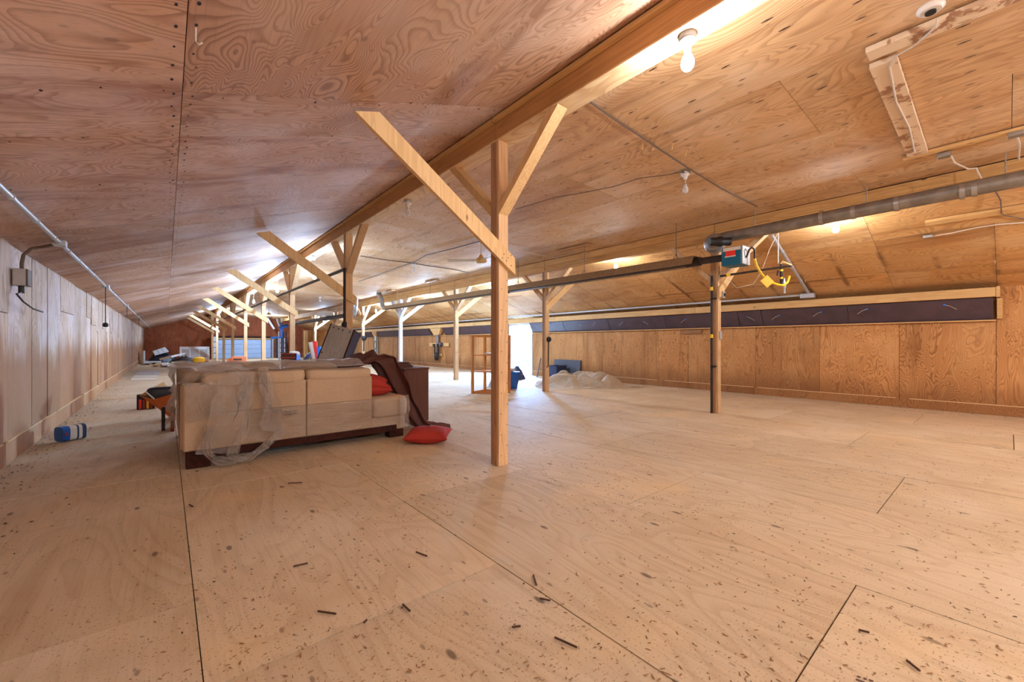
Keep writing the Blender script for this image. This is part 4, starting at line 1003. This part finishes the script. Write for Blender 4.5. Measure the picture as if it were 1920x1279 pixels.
# gas piping
gp = thing('gas_pipe', 'black iron gas pipe arm with drip leg and valve below the teal burner box', 'pipe', (7.2, 2.6, 2.3))
g0 = Vector((7.06, 3.06, 2.33)); g1 = Vector((7.55, 2.06, 2.47))
g1 = at(1484,498,X=7.55); g0 = at(1350,518,X=7.08)
obj('pipe', MB().tube([g0, g1], .018, 8), M['iron'], gp)
d0 = at(1465,495,X=7.5); d1 = at(1465,533,X=7.5)
obj('elbow_pipe', MB().tube([g1, at(1466,491,X=7.5), d0], .02, 8), M['header'], gp)
obj('drip_leg', MB().tube([d0, d1], .022, 8), M['iron'], gp)
v0, v1 = at(1470,522,X=7.5), at(1471,550,X=7.5)
obj('valve', MB().tube([v0, v0.lerp(v1,.2), v0.lerp(v1,.25), v0.lerp(v1,.6), v0.lerp(v1,.65), v1], [.014,.014,.026,.026,.014,.014], 8), M['steel'], gp)
obj('valve_handle', MB().board(at(1459,507,X=7.48), at(1457,517,X=7.48), .02, .01, (0,1,0)), M['navy'], gp)
for f in (.12, .5): obj('yellow_tape', MB().lathe(d0.lerp(d1, f+.2), [(.025,-.015),(.025,.015)], 8), M['yellow'], gp)
obj('yellow_tape', MB().lathe(g0.lerp(g1,.12), [(.022,-.03),(.022,.03)], 8, g1-g0), M['yellow'], gp)
hw = at(1459,494,X=7.5); obj('hanger_rod', MB().tube([hw, (hw.x,hw.y,zr(7.5)-.02)], .008, 6), M['cable'], gp)
rz = thing('gas_riser', 'black gas riser pipe strapped to the post under the heater', 'pipe', (7.085, 3.22, 0))
obj('pipe', MB().tube([(7.075,3.215,0),(7.075,3.215,2.32)], .02, 8), M['iron'], rz)
for zz, mt in ((1.30,'yellow'),(2.1,'yellow')): obj('yellow_tape', MB().lathe((7.075,3.215,zz), [(.024,-.03),(.024,.03)], 10), M[mt], rz)
for zz in (.78, 1.92): obj('clamp', MB().cbox(7.05,7.10,3.14,3.23,zz,zz+.02,.002), M['black'], rz)
sw = thing('switch_box', 'small grey and black switch box on the post below the heater', 'switch', (7.16, 3.09, 1.93))
obj('box', MB().cbox(7.14, 7.22, 3.05, 3.118, 1.94, 2.05, .004), M['greyp'], sw); obj('toggle', MB().cbox(7.155,7.205,3.04,3.05,1.965,2.02,.002), M['black'], sw)
ol = thing('wall_outlet', 'white outlet plate on the right post at mid height', 'outlet', (7.17, 3.1, 1.2)); obj('plate', MB().cbox(7.135,7.20,3.098,3.118,1.25,1.38,.003), M['steel'], ol)
solo('thermostat_cable', MB().tube([(7.19,3.05,2.12),(7.2,3.0,2.25),(7.3,2.9,2.1),(7.45,2.7,2.16),(7.5,2.6,2.35),(7.55,2.5,2.7),(7.6,2.4,2.95)], .005, 5), M['cable'], 'thin white cable looping from the switch box up to the ceiling', 'cable')
# hose reel plug on second right post
pr_ = thing('power_cord', 'black cord with round plug hanging on the post left of the plastic sheet', 'cord', (7.16, 7.2, .7))
obj('plug', MB().lathe((7.18,7.225,1.275), [(.02,-.0),(.062,.004),(.062,.05),(.02,.06)], 14, (0,-1,0)), M['black'], pr_)
obj('cord', MB().tube([(7.18,7.2,1.22),(7.175,7.205,.95),(7.17,7.205,.62),(7.12,7.21,.60)], .012, 6), M['black'], pr_)
pr2 = thing('power_cord', 'black cord with round plug hanging on a far right row post', 'cord', (7.16, 19.5, .7))
obj('plug', MB().lathe((7.17,19.515,1.42), [(.02,0),(.12,.004),(.12,.05),(.02,.06)], 14, (0,-1,0)), M['black'], pr2)
obj('cord', MB().tube([(7.17,19.5,1.3),(7.16,19.5,.8)], .025, 6), M['black'], pr2)
wh = solo('wire_coil', MB().tube([(10.24, 25.93+.17*math.cos(a*.4), 1.05+.28*math.sin(a*.4)) for a in range(17)], .015, 5), M['black'], 'black loop of wire hanging on the pale green wall post', 'wire')
# ------------------------------------------------------------------ planks, wires and boxes on the near ceiling
pa, pb = at(1620,90,P=(PM[0]-.03,PM[1])), None
solo('ceiling_plank', MB().cbox(3.86, 4.0, -4.0, .66, zm(3.93)-.055, zm(3.93)-.014, .004), M['peel'], 'splintered pale plank on the ceiling, topmost near the right corner', 'plank')
solo('ceiling_plank', MB().board((4.10,.60,zm(4.10)-.034), (6.14,.62,zm(6.14)-.034), .155, .04, (0,1,0)), M['peel'], 'plank with peeling cream paint running across the ceiling at upper right', 'plank')
solo('ceiling_plank', MB().cbox(6.16, 6.24, -4.0, .74, zm(6.2)-.045, zm(6.2)-.014, .004), M['header'], 'thin pale batten on the ceiling below the peeling plank', 'plank')
ba = at(1735,418,P=(PR[0]-.03,PR[1]))
solo('ceiling_plank', MB().board((ba.x,ba.y,zr(ba.x)-.035), (ba.x,-3.5,zr(ba.x)-.035), .10, .04, (1,0,-.328)), M['header'], 'pale batten on the right slope below the grey duct', 'plank')
hl = thing('lamp_holder', 'dusty round lamp holder without bulb on the topmost plank at upper right', 'lamp holder', (3.93, .26, 3.2))
hc = at(1745,22,Z=3.22)
obj('disc', MB().lathe((hc.x,hc.y,3.265), [(.03,0),(.062,.012),(.066,.03),(.05,.045)], 18, (0,0,-1)), M['porcelain'], hl)
obj('socket', MB().lathe((hc.x,hc.y,3.22), [(.026,0),(.026,.012)], 12, (0,0,-1)), M['black'], hl)
cz = lambda x: zm(x)-.062
solo('white_cable', MB().tube([at(1757,35,P=(PM[0]-.062,PM[1])), at(1755,50,P=(PM[0]-.075,PM[1])), at(1715,85,P=(PM[0]-.05,PM[1])), at(1680,105,P=(PM[0]-.05,PM[1])), at(1668,125,P=(PM[0]-.062,PM[1])), at(1680,190,P=(PM[0]-.062,PM[1])), at(1705,240,P=(PM[0]-.062,PM[1])), at(1715,285,P=(PM[0]-.062,PM[1]))], .007, 6), M['cable'], 'white cable stapled down the peeling plank at upper right', 'cable')
def jbox(label, p, cable):
    t = thing('junction_box', label, 'junction box', p); obj('box', MB().cbox(p.x-.045,p.x+.045,p.y-.05,p.y+.05,p.z-.03,p.z+.012,.004), M['galv'], t)
    obj('cable', MB().tube(cable, .008, 6), M['cable'], t)
j1 = at(1770,290,P=(PM[0]-.04,PM[1]))
jbox('junction box on the thin ceiling batten with cable drooping to the duct', j1, [j1+Vector((.02,-.05,-.02)), at(1790,305,P=(PM[0]-.12,PM[1])), at(1815,317,P=(PM[0]-.2,PM[1])), at(1830,315,X=6.75), at(1840,335,X=6.73)])
j2 = at(1740,443,P=(PR[0]-.03,PR[1])); 
jbox('junction box on the right slope feeding a grey cable', j2, [j2+Vector((0,-.05,-.01)), at(1785,437,P=(PR[0]-.03,PR[1])), at(1830,427,P=(PR[0]-.03,PR[1])), at(1872,421,P=(PR[0]-.03,PR[1])), at(1925,417,P=(PR[0]-.03,PR[1])), at(2100,395,P=(PR[0]-.03,PR[1]))])
j3 = at(1905,250,P=(PM[0]-.05,PM[1])); jbox('junction box at the right edge above the duct strap', j3, [j3, at(1912,270,P=(PM[0]-.1,PM[1])), at(1910,300,X=6.74)])
solo('grey_cable', MB().tube([at(1866,358,P=(PR[0]-.03,PR[1])), at(1876,375,P=(PR[0]-.04,PR[1])), at(1878,400,P=(PR[0]-.06,PR[1])), at(1884,404,P=(PR[0]-.03,PR[1])), at(1925,412,P=(PR[0]-.02,PR[1]))], .007, 6), M['cabled'], 'short grey cable crossing the batten on the right slope', 'cable')
def wire(label, pts, P, r=.006, mat='cabled'):
    solo('ceiling_wire', MB().tube([at(*q, P=(P[0]-.036, P[1])) for q in pts], r, 5), M[mat], label, 'wire')
wire('dark wire crossing the ceiling from the beam down to the heater duct', [(1105,190),(1150,222),(1200,255),(1240,282),(1290,315),(1350,352),(1420,388)], PM, .010)
wire('wire from the beam to the nearest unlit bulb', [(968,392),(1040,370),(1090,362),(1150,350),(1200,334),(1250,328),(1282,322)], PM)
wire('dark wire running left and right of the crossing bulb', [(676,480),(720,487),(770,493),(800,498),(850,505),(880,512)], PM, .012)
wire('dark wire along the ceiling through the crossing bulb', [(672,528),(715,513),(750,500),(776,492),(800,478),(850,466),(890,455),(920,447)], PM, .012)
wire('pale wire drooping along the ceiling behind the nearest post', [(945,465),(990,474),(1030,481),(1056,486)], PM, .008, 'cable')
def hook(label, px, py, P, l=.07):
    p = at(px, py, P=(P[0]-.01, P[1])); solo('wire_hook', MB().tube([p, p+Vector((0,0,-l)), p+Vector((.012,0,-l-.012)), p+Vector((.024,0,-l+.004))], .004, 5), M['cable'], label, 'hook')
hook('pale nail hook hanging from the upper left ceiling', 367, 52, PL, .06)
hook('small hook on the right slope above the vent flaps near the corner', 1866, 488, PR, .03)
hook('small hook on the right slope near the sloping conduit', 1510, 525, PR, .03)
# wood pegs poking from the ceiling
for k, (px, py) in enumerate(((1205,268),(1228,272),(1262,268),(1288,283))):
    p = at(px, py, P=(PM[0]-.015, PM[1])); solo('wood_peg', MB().board(p, p+Vector((rnd.uniform(-.03,.03),.02,-.06)), .009, .006, (1,0,0)), M['header'], ['first','second','third','fourth'][k]+' pale wood splinter from the left, poking down beside the dark ceiling wire', 'splinter', 'splinters by the dark ceiling wire')
# left conduit
lc = thing('steel_conduit', 'grey conduit with junction boxes running along the left slope of the ceiling', 'conduit', (-.87, 12, 2.25))
cx_ = -.86
obj('pipe', MB().tube([(cx_,-5,zl(cx_)-.056),(cx_,8,zl(cx_)-.056),(cx_,38.4,zl(cx_)-.056)], .02, 10), M['conduit'], lc)
for yy in [4.6+.75*k for k in range(14)]: obj('strap', MB().lathe((cx_,yy,zl(cx_)-.056), [(.026,-.012),(.026,.012)], 10, (0,1,0)), M['steel'], lc)
for k, (px, py) in enumerate(((120,450),(208,533),(242,570),(262,592))):
    p = at(px, py, P=(PL[0]-.03,PL[1])); obj('junction_box', MB().cbox(cx_-.05,cx_+.05,p.y-.06,p.y+.06,zl(cx_)-.09,zl(cx_)-.028,.006), M['conduit'], lc)
lb = thing('switch_box', 'brown-grey switch box on the left wall with a bent conduit above', 'switch', (-1.16, 6.75, 1.6))
by = at(32,520,X=-1.17)
obj('box', MB().cbox(-1.19, -1.10, by.y-.07, by.y+.09, by.z-.085, by.z+.085, .004), M['greyp'], lb)
obj('box_cover', MB().cbox(-1.10, -1.085, by.y-.07, by.y+.09, by.z-.085, by.z+.085, .003), M['cabled'], lb)
jy = at(120,450,P=(PL[0]-.03,PL[1])).y
obj('bent_conduit', MB().tube([(-1.14,by.y+.01,by.z+.085),(-1.14,by.y+.01,2.0),(-1.13,by.y+.02,2.09),(-1.08,by.y+.05,2.17),(-1.0,by.y+.08,2.205),(cx_,jy,zl(cx_)-.06)], .016, 8), M['cabled'], lb)
obj('gland', MB().tube([(-1.14,by.y,by.z-.085),(-1.14,by.y,by.z-.16)], .024, 8), M['iron'], lb)
q1 = at(44,566,X=-1.12); q2 = at(62,579,X=-1.10); q3 = at(80,585,X=-1.10)
obj('cable_tail', MB().tube([(-1.14,by.y,by.z-.15),at(31,551,X=-1.13),q1,q2,q3], .009, 6), M['iron'], lb)
pd = at(203,537,X=-.9); 
pw = thing('pull_cord', 'black pull cord with plug hanging from the left conduit', 'cord', (cx_, 11.3, 1.5)); yy = at(203,533,P=(PL[0]-.03,PL[1])).y
obj('cord', MB().tube([(cx_,yy,zl(cx_)-.07),(cx_,yy,1.55)], .007, 6), M['black'], pw); obj('plug', MB().lathe((cx_,yy,1.48), [(.02,0),(.04,.01),(.04,.06),(.02,.08)], 10), M['black'], pw)
for k, (px, py, l) in enumerate(((242,572,.28),(262,594,.3))):
    yy = at(px,py,P=(PL[0]-.03,PL[1])).y; solo('pull_cord', MB().tube([(cx_,yy,zl(cx_)-.07),(cx_,yy,zl(cx_)-.07-l)], .008, 6), M['black'], ['short black cord below the left conduit, nearer one', 'short black cord below the left conduit, further one'][k], 'cord')
# black pipe between left posts
bp_ = thing('gas_pipe', 'long black pipe hung along the left posts, dropping down the second post', 'pipe', (2.36, 7.4, 1.5))
yb_ = 7.46
pz = at(646,505,X=2.40).z
obj('pipe', MB().tube([(2.40,yb_,pz),(2.36,12,pz),(2.36,20,pz),(2.36,34,pz)], .03, 8), M['iron'], bp_)
obj('drop_pipe', MB().tube([(2.40,yb_,pz+.02),(2.40,yb_,1.35)], .022, 8), M['iron'], bp_)
obj('valve', MB().lathe((2.40,yb_,1.5), [(.03,-.06),(.05,-.03),(.05,.03),(.03,.06)], 10), M['iron'], bp_)
# ------------------------------------------------------------------ ceiling fans
def fan(label, p, drop, ang=0, rb=.6):
    t = thing('ceiling_fan', label, 'fan', p); p = Vector(p); dn = Vector((0,0,-1))
    obj('canopy', MB().lathe(p, [(.06,0),(.055,.03),(.02,.06)], 14, dn), M['porcelain'], t)
    obj('down_rod', MB().tube([p+dn*.05, p+dn*drop], .014, 8), M['porcelain'], t)
    c = p+dn*drop
    obj('motor', MB().lathe(c, [(.03,-.05),(.05,0),(.11,.04),(.12,.09),(.08,.12),(.0,.125)], 16, dn), M['header'], t)
    for k in range(3):
        a = ang+k*2*math.pi/3; d = Vector((math.cos(a), math.sin(a), 0)); s_ = Vector((-d.y, d.x, 0))
        obj('blade', MB().obox(c+dn*.06+d*(.1+rb/2), d*rb/2, s_*.06+Vector((0,0,.012)), Vector((0,0,.003))), M['lab'], t)
pf = at(902,452,P=PM); fan('cream ceiling fan hanging just left of the nearest post', pf-Vector((0,0,.013)), .32, .3)
pf = at(504,577,P=PM); fan('far ceiling fan near the end wall', pf-Vector((0,0,.013)), .3, .9)
# ------------------------------------------------------------------ far end of the room
def debris(name, label, cat, pts, mat, t=.03, nrm=(0,-.4,1), grp=None):
    n = Vector(nrm).normalized(); pts = [Vector(p) for p in pts]; return solo(name, MB().hexa(pts+[p+n*t for p in pts]), mat, label, cat, grp)
YD = 31
def dq(Y, *q): return [at(*p, Y=Y) for p in q]
# grey-lilac slatted pallet on a heap of black sacks
pg = thing('pallet', 'grey slatted pallet tilted on black sacks by the far left wall', 'pallet', at(300,668,Y=33))
P0, P1, P2, P3 = at(286,660,Y=33), at(310,652,Y=33.6), at(317,660,Y=33.3), at(290,667,Y=32.6)
for k in range(3):
    a, b = k/3+.01, (k+1)/3-.02; q = [P0.lerp(P1,a), P0.lerp(P1,b), P3.lerp(P2,b), P3.lerp(P2,a)]
    obj('slat', MB().hexa([p for p in q]+[p+Vector((0,-.03,.05)) for p in q]), M['greyp'], pg)
heap('black_sack', 'black sack heap under the tilted pallet at the far left', M['dkbag'], (-.15, 33.6), .75, .6, .7, 3.3, 0, 26, 'sack')
heap('black_sack', 'low black sack heap in front of the leaning white door', M['dkbag'], (.8, 31.5), .7, .5, .4, 5.3, 0, 22, 'sack')
wd = thing('white_door', 'white panelled door leaning on its side against the far wall', 'door', (1.5, 36, 0))
a, b, c, d = at(337,671,Y=36), at(396,672,Y=36), at(396,650,Y=36.5), at(337,650,Y=36.5)
b = Vector((2.36, 36, b.z)); c = Vector((2.36,36.5,c.z))
a.z = b.z = .02
sl_ = obj('slab', MB().hexa([a,b,c,d]+[p+Vector((0,.05,.0)) for p in (a,b,c,d)]), M['white'], wd)
for k in range(3):
    f0, f1 = .08+.3*k, .32+.3*k
    q = [a.lerp(b,f0).lerp(d.lerp(c,f0),.2), a.lerp(b,f1).lerp(d.lerp(c,f1),.2), a.lerp(b,f1).lerp(d.lerp(c,f1),.8), a.lerp(b,f0).lerp(d.lerp(c,f0),.8)]
    obj('door_panel', MB().hexa([p+Vector((0,-.02,0)) for p in q]+[p for p in q]), M['greyp'], sl_)
scr = [((281,684),(302,677),(296,676),(274,682),'offcut','tan'),((288,686),(297,686),(303,678),(295,678),'offcut','light brown'),((304,686),(328,686),(318,681),(303,681),'white','white'),
       ((320,682),(345,682),(350,677),(322,676),'green','sage green'),((334,675),(362,675),(358,671),(334,671),'lab','cream'),((322,671),(349,664),(347,662),(320,668),'greyp','grey'),
       ((300,676),(335,667),(330,665),(298,673),'kick','dark brown'),((268,682),(303,679),(300,676),(275,677),'greyp','pale grey'),((356,678),(392,678),(388,673),(358,674),'cardo','rust orange'),((336,680),(360,681),(362,677),(338,676),'green','olive')]
for k, (a, b, c, d, mt, cl) in enumerate(scr):
    Y = 24+k*.55
    q = [at(*p, Z=.02+.025*k) for p in (a, b)]
    zz = .03+.02*(k % 4)
    q = [at(*p, Z=zz) for p in (a,b,c,d)]
    if k in (5,6): q = [at(*a,Y=30.5), at(*b,Y=31.5), at(*c,Y=31.6), at(*d,Y=30.6)]
    debris('scrap_board', f'{cl} scrap board in the debris pile at the far left of the room', 'board', q, M[mt], .02, (0,0,1), 'scrap boards in the far left pile')
solo('yellow_case', cushion(MB(), 1.18, 1.78, 30.6, 31.0, .02, .36, 0, 3, 3), M['yobj'], 'yellow plastic case in the debris pile at the far left', 'case')
solo('white_sign', MB().cbox(-1.02,-.94,31.2,32.2,0,.75,.01), M['greyp'], 'white printed board leaning by the far left corner', 'board')
ob = thing('orange_box', 'orange carton with faint print showing above the sofa back', 'box', at(440,672,Y=14))
q = [at(434,684,Y=14), at(462,684,Y=14), at(462,668.5,Y=14), at(434,669,Y=14)]
obj('carton', MB().hexa(q+[p+Vector((.05,.3,0)) for p in q]), M['orangebox'], ob)
q = [at(424,684,Y=14.05), at(434,684,Y=14.05), at(434,671,Y=14.05), at(426,672,Y=14.05)]
obj('flap', MB().hexa(q+[p+Vector((.02,.02,0)) for p in q]), M['orangebox'], ob)
m = MB(); 
for k in range(7):
    p = at(439+2.2*k,674,Y=13.985); m.obox(p, Vector((.012,0,0)), Vector((0,.002,0)), Vector((0,0,.022)))
obj('print', m, M['print'], ob)
obj('support', MB().box(q[0].x, q[0].x+.55, 14.1, 14.35, 0, q[0].z), M['card'], ob)
# crate behind the sofa
cr = thing('mesh_crate', 'dark red mesh crate with bright blue side above the sofa', 'crate', at(545,690,Y=10.5))
q = [at(527,694,Y=10.5), at(556,694,Y=10.5), at(556,663,Y=10.5), at(527,663,Y=10.5)]
obj('front', MB().hexa(q+[p+Vector((.0,.02,0)) for p in q]), M['crate'], cr)
for k in range(5):
    f = k/4; a_, b_ = q[0].lerp(q[3],f), q[1].lerp(q[2],f); obj('mesh_rail', MB().board(a_+Vector((0,-.012,0)), b_+Vector((0,-.012,0)), .018, .012, (0,0,1)), M['rustb'], cr)
s_ = [at(556,694,Y=10.5), at(563,694,Y=10.9), at(563,662,Y=10.9), at(556,663,Y=10.5)]
obj('side', MB().hexa(s_+[p+Vector((-.02,.0,0)) for p in s_]), M['bluep'], cr)
obj('contents', cushion(MB(), q[0].x+.22, q[1].x+.1, 10.55, 10.9, q[2].z-.06, q[2].z+.05, 0, 2, 3), M['lab'], cr)
zc = q[0].z; obj('stand', MB().box(q[0].x, q[1].x, 10.55, 10.95, 0, zc), M['card'], cr)
# rolls in a red tray
rl = thing('roll_bin', 'rust red bin holding long red, blue and white rolls behind the bookcase', 'bin', at(590,688,Y=11))
p = at(588,690,Y=11)
obj('tray', MB().hexa([(p.x-.15,10.9,0),(p.x+.3,10.9,0),(p.x+.3,11.3,0),(p.x-.15,11.3,0),(p.x-.18,10.87,.62),(p.x+.33,10.87,.62),(p.x+.33,11.33,.62),(p.x-.18,11.33,.62)]), M['rustb'], rl)
for (a, b, r, mt) in (((590,676),(582,642),.055,'lab'),((592,672),(590,640),.06,'redlab'),((596,676),(597,650),.07,'bluep'),((588,678),(591,652),.05,'white'),((599,676),(600,655),.05,'white')):
    obj('roll', MB().tube([at(*a,Y=11.05), at(*b,Y=11.05)], r, 10), M[mt], rl)
solo('dark_shoe', MB().tube([at(572,676,Y=12), at(578,668,Y=12), at(583,663,Y=12)], [.05,.07,.04], 8), M['navy'], 'dark tool handle poking up left of the red bin', 'tool')
solo('white_tray', cushion(MB(), at(570,676,Y=12).x, at(582,676,Y=12).x, 11.9, 12.2, at(576,678,Y=12).z-.03, at(576,673,Y=12).z, 0, 1, 3), M['lab'], 'small white tray left of the red bin', 'tray')
solo('white_tray_stand', MB().box(at(570,676,Y=12).x, at(582,676,Y=12).x, 11.9, 12.2, 0, at(576,678,Y=12).z-.03), M['card'], 'cardboard box under the small white tray', 'box')
# shelving by the far door, blue lift
ls = thing('white_shelf_unit', 'white open shelf unit with dark gaps right of the far pale door', 'shelf', (7.05, 37.6, 0))
for k in range(4): obj('compartment', MB().cbox(6.85, 7.4, 37.3, 37.8, .05+.40*k, .38+.40*k, .01), M['greyp'], ls)
for xx in (6.78, 7.42): obj('side', MB().box(xx, xx+.05, 37.3, 37.8, 0, 1.7), M['black'], ls)
ls2 = thing('white_shelf_unit', 'narrow white shelf unit left of the far pale door behind the posts', 'shelf', (2.75, 38.0, 0))
for k in range(4): obj('compartment', MB().cbox(2.62, 2.88, 37.9, 38.3, .05+.42*k, .41+.42*k, .01), M['white'], ls2)
bl = thing('blue_pipe_frame', 'bright blue bent pipe bracket beside the far door', 'pipe', (8.1, 30, 1.5))
Yb = 30
obj('arm', MB().tube([at(508,634,Y=Yb), at(528,632,Y=Yb), at(528,605,Y=Yb)], .07, 8), M['bluep'], bl)
obj('head', MB().tube([at(524,616,Y=Yb), at(540,610,Y=Yb)], .10, 8), M['blueb'], bl)
obj('white_arm', MB().tube([at(519,598,Y=Yb), at(524,612,Y=Yb)], .05, 8), M['white'], bl)
obj('white_rod', MB().tube([at(528,597,Y=Yb), at(528,609,Y=Yb)], .05, 8), M['white'], bl)
obj('leg', MB().tube([at(528,630,Y=Yb), Vector((at(528,630,Y=Yb).x, Yb, 0))], .04, 8), M['navy'], bl)
obj('ceiling_bar', MB().board(at(512,596,Y=Yb), at(540,595,Y=Yb), .10, .1, (0,1,0)), M['header'], bl)
for k, px in enumerate((531, 536, 523)): solo('leaning_pole', MB().tube([Vector((at(px,620,Y=31).x,31,0)), at(px,622,Y=31.3)], .05, 6), M['navy'] if k < 2 else M['greyp'], ['dark pole standing right of the blue bracket', 'second dark pole standing right of the blue bracket', 'grey pole standing left of the blue bracket'][k], 'pole')
dl = at(500,596,Y=28); dl = at(501,594,P=PM)-Vector((0,0,.1)); solo('diagonal_board', MB().board(dl, at(514,617,Y=dl.y), .14, .05, (1,0,0)), M['greyp'], 'grey diagonal board hanging beside the far posts', 'board')
# pale partition doorway far right
pt = thing('partition', 'brown plywood partition with pine door frame at the far right', 'partition', (8.6, 33, 0))
obj('sheet', MB().cbox(7.7, 10.3, 33.0, 33.1, 0, 2.15, .004), M['wr'], pt)
for xx in (7.75, 8.35, 9.15): obj('stud', MB().cbox(xx, xx+.22, 32.85, 33.0, 0, 2.1, .004), M['header'], pt)
obj('door_panel', MB().cbox(8.62, 9.1, 32.93, 33.0, 0, 1.75, .004), M['wr'], pt)
# ------------------------------------------------------------------ outside the doorway
gr = obj('ground', MB().box(XR+.2, 40, -10, 40, -.5, -.15), M['grass'], kind='structure')
def shrub(label, c, h, r, n, seed):
    t = thing('garden_shrub', label, 'shrub', (c[0], c[1], -.15)); R_ = random.Random(seed); m = MB()
    for k in range(n):
        a = R_.uniform(0, 6.283); b = R_.uniform(-1, 1); q = R_.uniform(.45, 1)**.5
        p = Vector((c[0]+r*q*math.cos(a)*math.sqrt(1-b*b), c[1]+r*q*math.sin(a)*math.sqrt(1-b*b), c[2]+h*.5*q*b))
        s_ = R_.uniform(.07,.16); u = Vector((R_.gauss(0,1),R_.gauss(0,1),R_.gauss(0,1))).normalized(); v = u.orthogonal().normalized()
        m.add([p-u*s_, p+v*s_*.5, p+u*s_, p-v*s_*.5], [(0,1,2,3)])
    o = obj('foliage', m, M['leaf'], t, kind='stuff')
    obj('stem', MB().tube([(c[0],c[1],-.15),(c[0],c[1],c[2])], .06, 6), M['barkm'], t)
shrub('leafy green shrub seen low through the open doorway', (17.5, 19.3, .55), 1.3, .9, 420, 2)
shrub('leafy green tree crown seen high through the open doorway', (19.5, 22.0, 2.6), 1.6, 1.1, 300, 5)
shrub('small green bush at the foot of the doorway view', (15.5, 17.2, .1), .7, .8, 260, 8)
# ------------------------------------------------------------------ litter on the floor
m = MB()
def flake(p, l, w_, h, a):
    d = Vector((math.cos(a), math.sin(a), 0))*l/2; s2 = Vector((-math.sin(a), math.cos(a), 0))*w_/2; z = Vector((0,0,h))
    m.add([p-d-s2, p+d-s2*.4, p+d*.8+s2, p-d*.7+s2, p+z], [(0,1,4),(1,2,4),(2,3,4),(3,0,4)])
for k in range(5200):
    r = rnd.random()**1.6*9+.7; a = rnd.uniform(-.05, 1.62); x, y = r*math.sin(a), r*math.cos(a)
    if not (XL+.05 < x < XR-.1): continue
    if nz(x*.9, y*.9, 3) < -.12: continue
    flake(Vector((x,y,.0005)), rnd.uniform(.006,.026), rnd.uniform(.002,.006), .0025, rnd.uniform(0,3.14))
solo('wood_shavings', m, M['chip'], 'fine wood shavings and sawdust scattered over the plywood floor', 'shavings')['kind'] = 'stuff'
m = MB()
for k in range(1300):
    if k < 650: x, y = XL+.02+abs(rnd.gauss(0,.22)), 3.5+16*rnd.random()**2
    elif k < 850: x, y = XR-.06-abs(rnd.gauss(0,.3)), rnd.uniform(0, 9)
    else:
        r = rnd.random()**.8*9+.8; a = rnd.uniform(0,1.6); x, y = r*math.sin(a), r*math.cos(a)
    if not (XL+.02 < x < XR-.03): continue
    q_ = .45 if k >= 850 else rnd.uniform(.3,.9)
    flake(Vector((x,y,.0005)), rnd.uniform(.012,.04)*q_, rnd.uniform(.008,.02)*q_, .006*q_, rnd.uniform(0,3.14))
solo('dark_grit', m, M['dirt'], 'dark crumbs of dirt scattered on the floor, thickest along the left wall', 'dirt')['kind'] = 'stuff'
tw = [((1040,1195),(1082,1214)),((688,1162),(684,1166)),((755,1133),(769,1146)),((1000,1078),(1006,1097)),((1012,1122),(1032,1126)),((960,1176),(976,1174)),((1610,1181),(1630,1186)),((540,906),(566,905)),((780,1035),(801,1043)),((596,1146),(630,1151)),((1700,1238),(1725,1258)),((550,1062),(577,1056)),((355,946),(362,950))]
TL = ['longest dark splinter, at the bottom centre of the near floor','short upright splinter at the bottom, left of centre','short dark splinter above the floor joint at bottom centre','thin splinter standing off the long floor joint in the middle',
      'splinter lying across the long floor joint','tiny splinter just left of the longest one','splinter on the far right bottom panel, upper one','splinter lying behind, in front of the sofa','thin curved splinter left of the middle joint','splinter at the left beside the lower floor joint','splinter near the bottom right corner, by the printed stamp','small splinter midway on the left floor','short splinter beside the left floor joint below the sofa']
for (a, b), lb_ in zip(tw, TL):
    p, q = at(*a,Z=.006), at(*b,Z=.006)
    if (q-p).length < .02: q = p+(q-p).normalized()*.02
    solo('wood_splinter', MB().board(p, q, .006, .006, (0,0,1)), M['dirt'], lb_, 'splinter', 'splinters on the near floor')
